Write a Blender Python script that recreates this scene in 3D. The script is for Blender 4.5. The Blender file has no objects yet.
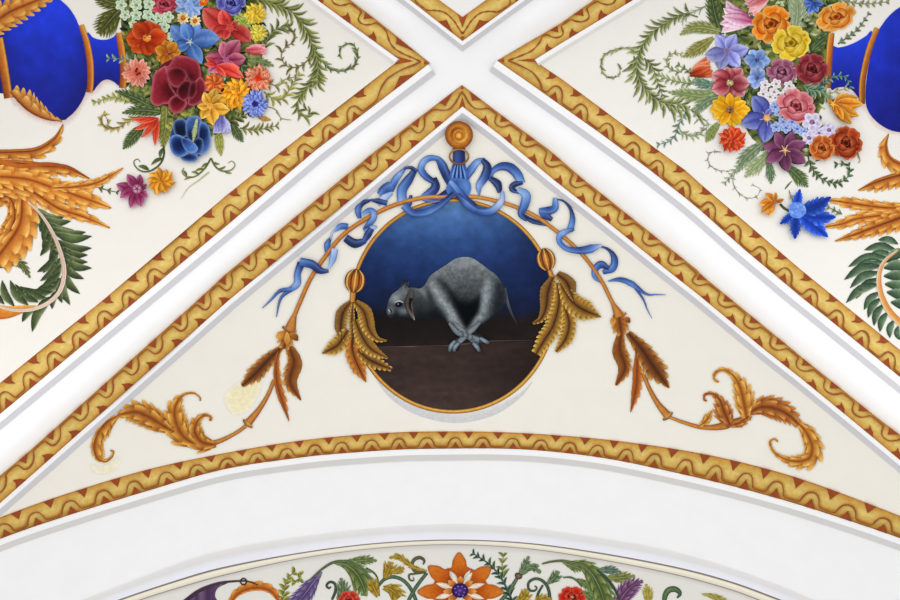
# Painted cross vault seen from below: script builds the vault, its gilt borders and every painted motif.
import bpy, math, random
from mathutils import Vector
from mathutils.geometry import delaunay_2d_cdt
random.seed(7)
scn = bpy.context.scene
COL = scn.collection
sin, cos, pi, hyp = math.sin, math.cos, math.pi, math.hypot
# ---------------------------------------------------------------- camera and vault shape
FPX = 875.0
CAM = (0.0, 0.0, 1.6)
TH = math.atan(238 / FPX)
CROWN, RAD, X0 = 5.6, 2.56, 0.053
cd = bpy.data.cameras.new('camera'); cam = bpy.data.objects.new('camera', cd); COL.objects.link(cam)
cam.location = CAM; cam.rotation_euler = (pi - TH, 0, 0)
cd.sensor_width = 36; cd.lens = FPX * 36 / 900; cd.clip_start = .05
scn.camera = cam
CT, ST = cos(TH), sin(TH)
def ray(px, py):
    a, b = px - 450, py - 300
    return (a, FPX * ST + b * CT, FPX * CT - b * ST)
def drop(u):
    m = .95 * RAD
    if u > m:
        return RAD - math.sqrt(RAD * RAD - m * m) + (u - m) * 3.0
    return RAD - math.sqrt(RAD * RAD - u * u)
def zs(x, y):
    a = math.sqrt((x - X0) ** 2 + 1e-4)
    b = math.sqrt(y * y + 1e-4) * (1.28 if y > 0 else 1.41)
    k = .30
    h = max(0.0, k - abs(a - b)) / k
    return CROWN - drop(max(0.0, min(a, b) - h * h * k * .25))
def hit(px, py):
    d = ray(px, py)
    t = 3.6 / d[2]
    lo, hi = .5 / d[2], 4.2 / d[2]
    for _ in range(30):
        t = (lo + hi) / 2
        if CAM[2] + d[2] * t > zs(d[0] * t, d[1] * t): hi = t
        else: lo = t
    return (d[0] * t, d[1] * t, CAM[2] + d[2] * t)
G = 5; GX0, GY0 = -160, -120; GNX, GNY = 246, 170
GRID = [[hit(GX0 + i * G, GY0 + j * G) for i in range(GNX)] for j in range(GNY)]
def S(px, py, h=0.0):
    """the point of the vault under a pixel of the photograph, h metres proud of the plaster"""
    u = (px - GX0) / G; v = (py - GY0) / G
    i = max(0, min(GNX - 2, int(u))); j = max(0, min(GNY - 2, int(v)))
    u -= i; v -= j
    a, b, c, d = GRID[j][i], GRID[j][i + 1], GRID[j + 1][i], GRID[j + 1][i + 1]
    p = [(a[k] * (1 - u) + b[k] * u) * (1 - v) + (c[k] * (1 - u) + d[k] * u) * v for k in range(3)]
    if h: # proud of the plaster, towards the room
        d = [CAM[k] - p[k] for k in range(3)]; l = h * 1.15 / math.sqrt(d[0] ** 2 + d[1] ** 2 + d[2] ** 2)
        p = [p[k] + d[k] * l for k in range(3)]
    return p
# ---------------------------------------------------------------- colour
def lin(c):
    return tuple((x / 255 / 12.92) if x <= 10 else ((x / 255 + .055) / 1.055) ** 2.4 for x in c)
def mix(a, b, t):
    t = 0 if t < 0 else 1 if t > 1 else t
    return (a[0] + (b[0] - a[0]) * t, a[1] + (b[1] - a[1]) * t, a[2] + (b[2] - a[2]) * t)
def ramp(cs, t):
    if callable(cs): return cs(t)
    if isinstance(cs[0], (int, float)): return cs
    if len(cs) == 1: return cs[0]
    t = max(0, min(.9999, t)) * (len(cs) - 1); i = int(t)
    return mix(cs[i], cs[i + 1], t - i)
def framp(fs, t):
    if callable(fs): return fs(t)
    if isinstance(fs, (int, float)): return fs
    t = max(0, min(.9999, t)) * (len(fs) - 1); i = int(t)
    return fs[i] + (fs[i + 1] - fs[i]) * (t - i)
def hsh(x, y):
    v = sin(x * 12.9898 + y * 78.233) * 43758.5453
    return v - math.floor(v)
def vnoise(x, y):
    i, j = math.floor(x), math.floor(y); u, v = x - i, y - j
    u = u * u * (3 - 2 * u); v = v * v * (3 - 2 * v)
    return (hsh(i, j) * (1 - u) + hsh(i + 1, j) * u) * (1 - v) + (hsh(i, j + 1) * (1 - u) + hsh(i + 1, j + 1) * u) * v
# ---------------------------------------------------------------- materials
def make_mat(name, scale=60, amt=.10, rough=.7, bump=.0, spec=.15):
    m = bpy.data.materials.new(name); m.use_nodes = True
    nt = m.node_tree; N = nt.nodes; L = nt.links
    b = N['Principled BSDF']; b.inputs['Roughness'].default_value = rough
    b.inputs['Specular IOR Level'].default_value = spec
    at = N.new('ShaderNodeAttribute'); at.attribute_name = 'Col'
    tc = N.new('ShaderNodeTexCoord')
    nz = N.new('ShaderNodeTexNoise'); nz.inputs['Scale'].default_value = scale; nz.inputs['Detail'].default_value = 4
    L.new(tc.outputs['Object'], nz.inputs['Vector'])
    mr = N.new('ShaderNodeMapRange'); mr.inputs[1].default_value = .3; mr.inputs[2].default_value = .7
    mr.inputs[3].default_value = 1 - amt; mr.inputs[4].default_value = 1 + amt
    L.new(nz.outputs['Fac'], mr.inputs[0])
    mx = N.new('ShaderNodeVectorMath'); mx.operation = 'SCALE'
    L.new(at.outputs['Color'], mx.inputs[0]); L.new(mr.outputs[0], mx.inputs['Scale'])
    L.new(mx.outputs[0], b.inputs['Base Color'])
    if bump:
        bp = N.new('ShaderNodeBump'); bp.inputs['Strength'].default_value = bump; bp.inputs['Distance'].default_value = .004
        L.new(nz.outputs['Fac'], bp.inputs['Height']); L.new(bp.outputs[0], b.inputs['Normal'])
    return m
PLASTER = make_mat('limewashed_plaster', 9, .012, .85, .12, .05)
GILT = make_mat('ochre_gold_paint', 55, .13, .55, 0, .2)
OIL = make_mat('mural_paint', 70, .08, .7, 0, .1)
BLUE = make_mat('ultramarine_paint', 22, .09, .6, 0, .15)
SKYP = make_mat('dark_picture_paint', 30, .10, .7, 0, .1)
GREEN = make_mat('leaf_green_paint', 80, .2, .7, 0, .1)
PETAL = make_mat('petal_paint', 75, .17, .7, 0, .1)
WOOL = make_mat('grey_wool_paint', 130, .16, .8, 0, .05)
SILK = make_mat('blue_ribbon_paint', 50, .05, .6, 0, .15)
GAM = {'petal_paint': 1.14, 'leaf_green_paint': 1.1, 'ochre_gold_paint': 1.0} # paint strength
# ---------------------------------------------------------------- 2D helpers
def cr(pts, n=None, closed=False, step=2.0):
    """Catmull-Rom through pixel points, evenly resampled"""
    P = [tuple(map(float, p)) for p in pts]
    if len(P) == 2 and not closed:
        P = [P[0], ((P[0][0] + P[1][0]) / 2, (P[0][1] + P[1][1]) / 2), P[1]]
    if closed: Q = [P[-1]] + P + [P[0], P[1]]
    else:
        Q = [(2 * P[0][0] - P[1][0], 2 * P[0][1] - P[1][1])] + P + [(2 * P[-1][0] - P[-2][0], 2 * P[-1][1] - P[-2][1])]
    D = []
    for i in range(1, len(Q) - 2):
        a, b, c, d = Q[i - 1], Q[i], Q[i + 1], Q[i + 2]
        for k in range(8):
            t = k / 8; t2 = t * t; t3 = t2 * t
            D.append(tuple(.5 * (2 * b[j] + (c[j] - a[j]) * t + (2 * a[j] - 5 * b[j] + 4 * c[j] - d[j]) * t2 + (3 * b[j] - a[j] - 3 * c[j] + d[j]) * t3) for j in (0, 1)))
    D.append(Q[-2])
    return rs(D, n, step)
def rs(D, n=None, step=2.0):
    L = [0.0]
    for i in range(1, len(D)): L.append(L[-1] + hyp(D[i][0] - D[i - 1][0], D[i][1] - D[i - 1][1]))
    if n is None: n = max(4, int(L[-1] / step) + 1)
    R = []; j = 0
    for i in range(n):
        s = L[-1] * i / (n - 1)
        while j < len(L) - 2 and L[j + 1] < s: j += 1
        t = (s - L[j]) / max(1e-9, L[j + 1] - L[j])
        R.append((D[j][0] + (D[j + 1][0] - D[j][0]) * t, D[j][1] + (D[j + 1][1] - D[j][1]) * t))
    return R
def normals(P):
    N = []
    for i in range(len(P)):
        a, b = P[max(0, i - 1)], P[min(len(P) - 1, i + 1)]
        dx, dy = b[0] - a[0], b[1] - a[1]; l = hyp(dx, dy) or 1
        N.append((-dy / l, dx / l))
    return N
def spiral(cx, cy, r0, r1, a0, a1, n=12):
    return [(cx + (r0 + (r1 - r0) * i / (n - 1)) * cos(math.radians(a0 + (a1 - a0) * i / (n - 1))), cy + (r0 + (r1 - r0) * i / (n - 1)) * sin(math.radians(a0 + (a1 - a0) * i / (n - 1)))) for i in range(n)]
def near(p, poly):
    best = None
    for i in range(len(poly) - 1):
        a, b = poly[i], poly[i + 1]
        dx, dy = b[0] - a[0], b[1] - a[1]; q = dx * dx + dy * dy or 1e-9
        t = max(0, min(1, ((p[0] - a[0]) * dx + (p[1] - a[1]) * dy) / q))
        c = (a[0] + dx * t, a[1] + dy * t); d = hyp(p[0] - c[0], p[1] - c[1])
        if best is None or d < best[0]: best = (d, c)
    return best
# ---------------------------------------------------------------- mesh builder
BASE = 0.0 # what the painted motifs stand proud of the plaster panels
class MB:
    """collects painted shapes (pixel outlines laid on the vault) into one mesh"""
    def __init__(s, h=.0006, dh=.00012):
        s.v = []; s.f = []; s.c = []; s.h = h + BASE; s.dh = dh; s.h0 = s.h - .0007
    def lift(s):
        h = s.h; s.h += s.dh; return h
    def vert(s, p, h, c):
        s.v.append(S(p[0], p[1], h)); s.c.append(c); return len(s.v) - 1
    def grid(s, rows, cols, h, hs=None):
        """rows of pixel points with colours -> quads, with an edge wall going down to the plaster"""
        m = len(rows[0]); b = len(s.v)
        for i, r in enumerate(rows):
            for j, p in enumerate(r):
                s.vert(p, h + (hs[j] if hs else 0), cols[i][j])
        n = len(rows)
        for i in range(n - 1):
            for j in range(m - 1):
                a = b + i * m + j
                s.f.append((a, a + 1, a + m + 1, a + m))
        loop = [(0, j) for j in range(m)] + [(i, m - 1) for i in range(1, n)] + [(n - 1, j) for j in range(m - 2, -1, -1)] + [(i, 0) for i in range(n - 2, 0, -1)]
        s.skirt([(b + i * m + j, rows[i][j], cols[i][j]) for i, j in loop])
    def skirt(s, loop):
        k = len(loop); q = [s.vert(p, s.h0, c) for _, p, c in loop]
        for i in range(k):
            s.f.append((loop[i][0], q[i], q[(i + 1) % k], loop[(i + 1) % k][0]))
    def stroke(s, pts, w, col, cross=None, n=None, m=3, raw=False, step=2.0, hs=None):
        """brush stroke: w = half-widths along it, col = colours along it, cross = [(v, colour, alpha)] blended across"""
        P = pts if raw else cr(pts, n, step=step)
        N = normals(P); rows = []; cols = []; h = s.lift()
        vs = [-1 + 2 * j / (m - 1) for j in range(m)]
        for i, p in enumerate(P):
            t = i / (len(P) - 1); ww = max(.05, framp(w, t)); base = ramp(col, t)
            rows.append([(p[0] + N[i][0] * ww * v, p[1] + N[i][1] * ww * v) for v in vs])
            row = []
            for v in vs:
                c = base
                if cross: c = xblend(c, cross, v)
                row.append(c)
            cols.append(row)
        s.grid(rows, cols, h, hs)
    def poly(s, pts, col, smooth=True, step=3.0, closed_step=2.0, edge=None, dabs=(), hfun=None):
        """filled outline; col = colour or f(x, y); edge = (colour, pixels, alpha); dabs = soft spots (x, y, rx, ry, angle, colour, alpha)"""
        O = cr(pts, closed=True, step=closed_step)[:-1] if smooth else [tuple(map(float, p)) for p in pts]
        h = s.lift()
        xs = [p[0] for p in O]; ys = [p[1] for p in O]
        V = list(O); k = len(O)
        if step:
            x = min(xs) + step * .5; r = 0
            while x < max(xs):
                y = min(ys) + step * (.25 if r % 2 else .75)
                while y < max(ys):
                    if inside((x, y), O): V.append((x, y))
                    y += step
                x += step; r += 1
        E = [(i, (i + 1) % k) for i in range(k)]
        R = delaunay_2d_cdt([Vector(p) for p in V], E, [], 1, 1e-5)
        b = len(s.v); C = []
        ring = O + [O[0]]
        for p in R[0]:
            p = (p.x, p.y)
            c = col(p[0], p[1]) if callable(col) else col
            d = near(p, ring)[0] if (edge or hfun) else 0
            if edge: c = mix(c, edge[0], edge[2] * max(0, 1 - d / edge[1]))
            for q in dabs: c = dab(c, p, q)
            C.append(c); s.vert(p, h + (hfun(d) if hfun else 0), c)
        for f in R[2]: s.f.append(tuple(b + i for i in f))
        idx = {}
        for j, o in enumerate(R[3]):
            for q in o:
                if q < k: idx[q] = j
        s.skirt([(b + idx[i], O[i], C[idx[i]]) for i in range(k) if i in idx])
    def disc(s, c, rx, ry=None, col=(0, 0, 0), ang=0, rings=3, n=14, wob=0, jag=0):
        """ellipse; col = colours from the middle outwards"""
        ry = ry or rx; h = s.lift(); b = len(s.v); a0 = math.radians(ang)
        s.vert(c, h, ramp(col, 0)); last = []
        for r in range(1, rings + 1):
            for k in range(n):
                a = 2 * pi * k / n; f = r / rings
                q = f * (1 + (wob * sin(k * 2.3 + c[0]) + (jag if k % 2 else -jag)) * f)
                x, y = rx * q * cos(a), ry * q * sin(a)
                p = (c[0] + x * cos(a0) - y * sin(a0), c[1] + x * sin(a0) + y * cos(a0))
                i = s.vert(p, h, ramp(col, f))
                if r == rings: last.append((i, p, ramp(col, f)))
        for k in range(n):
            s.f.append((b, b + 1 + k, b + 1 + (k + 1) % n))
            for r in range(rings - 1):
                o = b + 1 + r * n
                s.f.append((o + k, o + n + k, o + n + (k + 1) % n, o + (k + 1) % n))
        s.skirt(last)
    def leaf(s, a, b, w, col, bend=0, cross=None, n=7, m=3, base=.15, belly=.45):
        """pointed blade from a to b, half width w"""
        dx, dy = b[0] - a[0], b[1] - a[1]
        mid = ((a[0] + b[0]) / 2 - dy * bend, (a[1] + b[1]) / 2 + dx * bend)
        def ww(t):
            x = t / belly * .5 if t < belly else .5 + (t - belly) / (1 - belly) * .5
            return w * max(base * (1 - t), sin(pi * x) ** .8)
        s.stroke([a, mid, b], ww, col, cross, n=n, m=m)
    def petal(s, c, a, r0, r1, w, col, cross=None, n=7, m=5, blunt=.6, bend=0):
        """rounded petal leaving a middle point"""
        ca, sa = cos(a), sin(a)
        A = (c[0] + r0 * ca, c[1] + r0 * sa); B = (c[0] + r1 * ca, c[1] + r1 * sa)
        M = ((A[0] + B[0]) / 2 - sa * bend * r1, (A[1] + B[1]) / 2 + ca * bend * r1)
        def ww(t): return w * max(.1, (sin(pi * min(1, t ** .85 * .93 + .03)) ** blunt) if t < 1 else .12)
        s.stroke([A, M, B], ww, col, cross, n=n, m=m)
    def acanthus(s, spine, w, lobes, cd_, cm, cl, sides=(1, 1), sweep=.9, depth=.45, m=5, vein=True, vc=None, inner=False):
        """toothed leaf along a spine; w half-widths; dark, middle and light paint"""
        P = cr(spine, max(lobes * 5 + 1, 12)); N = normals(P); n = len(P)
        for sd in (-1, 1):
            k_ = sides[0] if sd < 0 else sides[1]
            dp = depth if isinstance(depth, (int, float)) else depth[0 if sd < 0 else 1]
            if not k_: continue
            h = s.lift(); rows = []; cols = []
            for i, p in enumerate(P):
                t = i / (n - 1); ph = (t * lobes) % 1.0 if i < n - 1 else 1.0
                saw = sin(pi * min(1, ph ** 1.3)) ** .7
                tx, ty = N[i][1], -N[i][0]
                W = max(.08, framp(w, t)) * k_
                e = W * (1 - dp + dp * saw); f = W * sweep * (saw - .3) * 2 * dp
                row = []; cc = []
                for j in range(m):
                    v = j / (m - 1)
                    row.append((p[0] + sd * N[i][0] * e * v + tx * f * v * v, p[1] + sd * N[i][1] * e * v + ty * f * v * v))
                    c = mix(cd_, cm, min(1, v * 1.8)) if v < .55 else mix(cm, cl, (v - .55) / .45 * (.35 + .65 * saw))
                    c = mix(c, cd_, (.8 * (1 - saw) * v) if dp > .1 else .6 * v)
                    cc.append(c)
                rows.append(row); cols.append(cc)
            s.grid(rows, cols, h)
        if inner: # a second row of lobes painted over the first
            s.acanthus(spine, (lambda t: framp(w, t) * .58), max(3, int(lobes * .62)), mix(cd_, cm, .25), lt_(cm), lt_(cl), sides, sweep * 1.3, (.3, .3) if isinstance(depth, (int, float)) else tuple(q * .8 for q in depth), 5, False)
        if vein: s.stroke(P, lambda t: max(.15, framp(w, t) * .07), vc or cd_, raw=True, m=2)
    def build(s, name, mat, parent=None, origin=None, smooth=False):
        o0 = origin or (parent['_o'] if parent and '_o' in parent else (0, 0, 0))
        me = bpy.data.meshes.new(name)
        me.from_pydata([(p[0] - o0[0], p[1] - o0[1], p[2] - o0[2]) for p in s.v], [], s.f)
        at = me.color_attributes.new('Col', 'FLOAT_COLOR', 'POINT')
        buf = []
        g = GAM.get(mat.name, 1.0)
        for c in s.c: buf.extend(v ** g for v in lin(tuple(min(255, q) for q in c))); buf.append(1.0)
        at.data.foreach_set('color', buf)
        me.materials.append(mat)
        if smooth: me.polygons.foreach_set('use_smooth', [True] * len(me.polygons))
        o = bpy.data.objects.new(name, me); COL.objects.link(o)
        if parent: o.parent = parent
        else: o.location = o0
        return o
def lt_(c): return mix(c, (255, 226, 150), .16)
def dab(c, p, q):
    x, y, rx, ry, an, cc, al = q
    dx, dy = p[0] - x, p[1] - y
    if abs(dx) > max(rx, ry) * 1.6 or abs(dy) > max(rx, ry) * 1.6: return c
    a = math.radians(an); u = (dx * cos(a) + dy * sin(a)) / rx; v = (-dx * sin(a) + dy * cos(a)) / ry
    r = u * u + v * v
    return mix(c, cc, al * math.exp(-r * 1.6)) if r < 2.6 else c
def xblend(c, cross, v):
    for k in range(len(cross) - 1):
        a, b = cross[k], cross[k + 1]
        if a[0] <= v <= b[0]:
            t = (v - a[0]) / ((b[0] - a[0]) or 1)
            return mix(c, mix(a[1], b[1], t), a[2] + (b[2] - a[2]) * t)
    return c
def inside(p, O):
    r = False; x, y = p; j = len(O) - 1
    for i in range(len(O)):
        a, b = O[i], O[j]
        if (a[1] > y) != (b[1] > y) and x < (b[0] - a[0]) * (y - a[1]) / (b[1] - a[1]) + a[0]: r = not r
        j = i
    return r
# ---------------------------------------------------------------- scene objects
def thing(name, label, cat, at, group=None):
    o = bpy.data.objects.new(name, None); COL.objects.link(o)
    p = S(at[0], at[1]); o.location = p; o.empty_display_size = .05
    o['label'] = label; o['category'] = cat
    if group: o['group'] = group
    o['_o'] = p
    return o
def single(mb, name, label, cat, at, mat, group=None):
    o = mb.build(name, mat, None, S(at[0], at[1]))
    o['label'] = label; o['category'] = cat
    if group: o['group'] = group
    return o
def sub(mb, name, mat, part):
    """a sub-part: child of a part, in the same frame as the thing"""
    r = part.parent
    o = mb.build(name, mat, None, tuple(r['_o'])); o.location = (0, 0, 0); o.parent = part
    return o
def struct(mb, name, mat, smooth=False):
    o = mb.build(name, mat, None, None, smooth); o['kind'] = 'structure'; return o
# ---------------------------------------------------------------- the vault itself
WHITE = (246, 246, 247)
def vault():
    m = MB()
    NX, NY = 124, 118
    xs = [X0 - 2.45 + 4.9 * i / NX for i in range(NX + 1)]
    ys = [-1.55 + 4.6 * j / NY for j in range(NY + 1)]
    for y in ys:
        for x in xs:
            m.v.append((x, y, zs(x, y) + .0012)); m.c.append(WHITE)
    for j in range(NY):
        for i in range(NX):
            a = j * (NX + 1) + i
            m.f.append((a, a + NX + 1, a + NX + 2, a + 1))
    # upper side of the shell, so that the vault has a thickness
    b = len(m.v)
    for (x, y) in ((xs[0], ys[0]), (xs[-1], ys[0]), (xs[-1], ys[-1]), (xs[0], ys[-1])):
        m.v.append((x, y, CROWN + .15)); m.c.append(WHITE)
    m.f.append((b, b + 1, b + 2, b + 3))
    W = NX + 1
    m.f.append(tuple(list(range(0, W)) + [b + 1, b]))
    m.f.append(tuple([NY * W + i for i in range(W)][::-1] + [b + 3, b + 2]))
    m.f.append(tuple([j * W for j in range(NY + 1)][::-1] + [b, b + 3]))
    m.f.append(tuple([j * W + NX for j in range(NY + 1)] + [b + 2, b + 1]))
    return struct(m, 'ceiling', PLASTER)
vault()
def lofted(outer, inner, prof, name, mat, n=90, extra=None, h=0):
    """moulding between two pixel polylines; prof = [(v, height, colour)] from outer (0) to inner (1)"""
    m = MB(h=.001)
    O = rs(outer, n); rows = []; I = [near(p, inner)[1] for p in O]
    b = len(m.v); k = len(prof)
    for p, q in zip(O, I):
        for v, hh, c in prof:
            m.vert((p[0] + (q[0] - p[0]) * v, p[1] + (q[1] - p[1]) * v), hh, c)
    for i in range(len(O) - 1):
        for j in range(k - 1):
            a = b + i * k + j; m.f.append((a, a + 1, a + k + 1, a + k))
    if extra: extra(m)
    return struct(m, name, mat)
def panel(pts, col, i, step=7, edge=None, h=.0009):
    m = MB(h=h)
    m.poly(pts, col, smooth=False, step=step, edge=edge)
    o = struct(m, 'ceiling', PLASTER)
    return o
# edges of the gilt borders, in photograph pixels (outer = towards the rib)
LW_out = [(-130, 518), (-60, 462), (0, 414), (136, 301), (225, 227), (316, 150), (430, 63)]
LW_in = [(-130, 485), (-60, 430), (0, 383), (103, 300), (225, 196.5), (283, 150), (400, 59.5)]
LU_out = [(270, -62), (350, 0), (380, 23), (430, 63)]
LU_in = [(238, -62), (317.5, 0), (400, 59.5)]
RW_out = [(497, 60.6), (525, 80), (600, 133), (650, 170), (688, 200), (700, 210), (745, 250), (800, 296), (830, 320), (900, 377), (970, 434), (1030, 482)]
RW_in = [(533.5, 60), (563, 80), (600, 107.5), (685, 170), (700, 183.5), (778, 250), (800, 269), (863, 320), (900, 350), (970, 406), (1030, 454)]
RU_out = [(690, -68), (594, 0), (560, 24), (497, 60.6)]
RU_in = [(735, -68), (633, 0), (560, 44), (533.5, 60)]
TL_out = [(335, -58), (410, 0), (462.5, 41)]
TL_in = [(362, -58), (439, 0), (462.5, 17)]
TR_out = [(600, -58), (519, 0), (462.5, 41)]
TR_in = [(568, -58), (486, 0), (462.5, 17)]
BL_out = [(-130, 586), (-60, 526), (0, 476), (31, 450), (197, 301), (225, 275), (377, 150), (450, 94), (462, 85)]
BL_in = [(-130, 607), (-60, 553), (0, 503), (60, 450), (229, 300), (409, 151), (462.5, 106.5)]
BR_out = [(462, 85), (500, 114), (549, 150), (584, 180), (600, 192.5), (697, 270), (700, 274), (793, 350), (800, 356), (880, 420), (900, 435), (970, 492), (1030, 541)]
BR_in = [(462.5, 106.5), (500, 135), (554, 180), (600, 216), (667, 270), (700, 296), (765, 350), (800, 377.5), (852, 420), (900, 460), (970, 517), (1030, 566)]
AR_in = cr([(-120, 572), (-60, 541), (0, 517.6), (60, 496), (150, 469), (242, 450), (310, 439.5), (385, 433), (450, 431.5), (520, 433), (600, 439), (675, 449), (740, 462), (810, 482), (900, 516), (960, 541), (1020, 570)], 120)
AR_out = cr([(-120, 598), (-60, 566), (0, 539), (60, 518), (150, 490), (225, 469), (300, 457.5), (346, 453), (400, 449.5), (450, 448.5), (500, 448.5), (547, 451), (610, 459), (675, 472.5), (740, 488), (810, 508), (900, 538), (960, 562), (1020, 592)], 120)
CREAM_L, CREAM_B, CREAM_R, CREAM_T = (238, 234, 226), (241, 237, 226), (241, 238, 231), (240, 238, 235)
def off(poly, d):
    N = normals(poly)
    return [(p[0] + n[0] * d, p[1] + n[1] * d) for p, n in zip(poly, N)]
panel(LU_in[:-1] + [(399, 60)] + LW_in[::-1][1:] + [(-120, 300), (-120, -100)], CREAM_L, 0)
panel(RU_in[::-1][::-1][:-1] + RW_in + [(1010, 300), (1010, -100)], CREAM_R, 1)
panel(BL_in + BR_in[1:] + AR_in[::-1], CREAM_B, 2)
panel(TL_in + TR_in[::-1][1:], CREAM_T, 3)
# gold: flat painted face; pattern of triangles and a wandering line painted on it
GD, GM, GL = (186, 134, 52), (212, 175, 88), (224, 194, 110)
TRI, LINE, TRD = (164, 78, 26), (150, 80, 28), (136, 60, 22)
def at_x(poly, x):
    for i in range(len(poly) - 1):
        a, b = poly[i], poly[i + 1]
        if (a[0] - x) * (b[0] - x) <= 0 and a[0] != b[0]:
            t = (x - a[0]) / (b[0] - a[0]); return (x, a[1] + (b[1] - a[1]) * t)
    e = poly[0] if abs(poly[0][0] - x) < abs(poly[-1][0] - x) else poly[-1]
    o = poly[1] if e is poly[0] else poly[-2]
    t = (x - o[0]) / (e[0] - o[0]); return (x, o[1] + (e[1] - o[1]) * t)
def gold_band(outer, inner, xs, jig=0, skew=.12, first=None, vtop=.64, corner=None):
    xs = list(xs)
    def q(s, v):
        i = max(0, min(len(xs) - 2, int(math.floor(s)))); t = s - i
        p = at_x(inner, xs[i] + (xs[i + 1] - xs[i]) * t)
        o = near(p, outer)[1]
        if corner and s < .8: o = (o[0] + (corner[0] - o[0]) * (1 - s / .8), o[1] + (corner[1] - o[1]) * (1 - s / .8))
        return (o[0] + (p[0] - o[0]) * v, o[1] + (p[1] - o[1]) * v)
    def extra(m):
        m.h = .0055
        for i in range(len(xs)):
            if i > 0 or first: # inner triangle
                j = random.uniform(-.03, .03); k = random.uniform(.9, 1.1)
                m.poly([q(i - .175 * k + j, .995), q(i + j + .175 * k, .995), q(i + j + .09, .78), q(i + j + skew * .5, .58), q(i + j - .07, .76)], TRI, smooth=False, step=0, edge=(TRD, 2, .5))
            elif corner:
                m.poly([q(0, 1), q(.16, .995), q(.1, .8), q(0, .55), q(0, .8)], TRI, smooth=False, step=0)
                m.poly([q(0, .01), q(0, .2), q(.1, .1)], TRI, smooth=False, step=0)
        L = []
        for i in range(len(xs) - 1):
            j = random.uniform(-.03, .03); c = i + .5 + j; k = random.uniform(.9, 1.1); g = skew * .35
            if not (corner and i == 0 and hyp(q(0, 1)[0] - q(1, 1)[0], q(0, 1)[1] - q(1, 1)[1]) < 26):
                m.poly([q(c - .16 * k, 0.005), q(c + .16 * k, 0.005), q(c + .09 + g * .4, .18), q(c + g, .38), q(c - .08 + g * .4, .18)], TRI, smooth=False, step=0, edge=(TRD, 2, .5))
                if i == 0 and corner:
                    L += [q(0, .3), q(.14, .4), q(.3, .58), q(.5, vtop), q(.66, .5), q(.75, .3), q(.8, .14)]; continue
                L += [q(i + .02 + j, .11), q(c - .31, .14), q(c - .25 + g * .3, .34), q(c - .15 + g * .8, vtop - .08), q(c + g, vtop), q(c + .14 + g * .8, vtop - .08), q(c + .22 + g * .3, .34), q(c + .28, .14)]
            else:
                L += [q(0, .3), q(.2, .4), q(.55, .5), q(.8, .3)]
        L.append(q(len(xs) - 1, .16))
        P = cr(L, step=1.4)
        m.stroke(P, lambda t: .78 + .25 * sin(t * 170), LINE, [(-1, (206, 150, 70), .45), (0, LINE, .9), (1, LINE, .7)], raw=True, m=3)
    def prof():
        return [(0, .0005, GD), (0.001, .0045, (150, 92, 34)), (.05, .0045, GD), (.25, .0045, GM), (.5, .0045, GL), (.75, .0045, GM), (.93, .0045, (200, 146, 62)), (.999, .0045, (164, 104, 40)), (1, .0005, GD)]
    lofted(outer, inner, prof(), 'trim_%d' % nt(), GILT, 150, extra)
_n = [0]
def nt():
    _n[0] += 1; return _n[0]
def steps(a, d, n): return [a + d * i for i in range(n)]
gold_band(LW_out, LW_in, [400] + [357 - 25.07 * i for i in range(20)], skew=-.2, corner=(430, 63))
gold_band(LU_out, LU_in, [400, 371, 345, 318, 292, 266, 240], skew=.2, corner=(430, 63))
gold_band(RW_out, RW_in, [533.5] + [553 + 25.6 * i for i in range(19)], skew=-.25, corner=(497, 60.6))
gold_band(RU_out, RU_in, [533.5, 549, 574, 602.5, 630, 658, 686, 714], skew=.2, corner=(497, 60.6))
gold_band(TL_out, TL_in, [462.5, 430, 405, 380, 360], skew=0, corner=(462.5, 41))
gold_band(TR_out, TR_in, [462.5, 495, 521, 548, 570], skew=0, corner=(462.5, 41))
gold_band(BL_out, BL_in, [462.5, 439, 415.5, 392.5, 369, 345, 320, 297, 272.5, 248, 226, 203, 179, 154, 129, 104, 77, 50, 22, -7, -36, -66, -96, -126], skew=.2, corner=(462, 85))
gold_band(BR_out, BR_in, [462.5, 484, 507.5, 532, 557, 581, 605.5, 629.5, 656, 679, 705, 731, 758, 784.5, 811, 840, 868, 896, 924, 953, 983, 1013], skew=-.2, corner=(462, 85))
gold_band(AR_out, AR_in, [-112, -79, -46, -17, 16, 49, 83, 116, 147, 178.5, 210, 241, 271, 299, 327.5, 356, 385, 412.5, 442.5, 469, 498, 527, 556, 585, 615, 643.5, 674, 705, 735, 766, 798, 833, 870, 905, 938, 972, 1006], skew=0, first=True)
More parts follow.
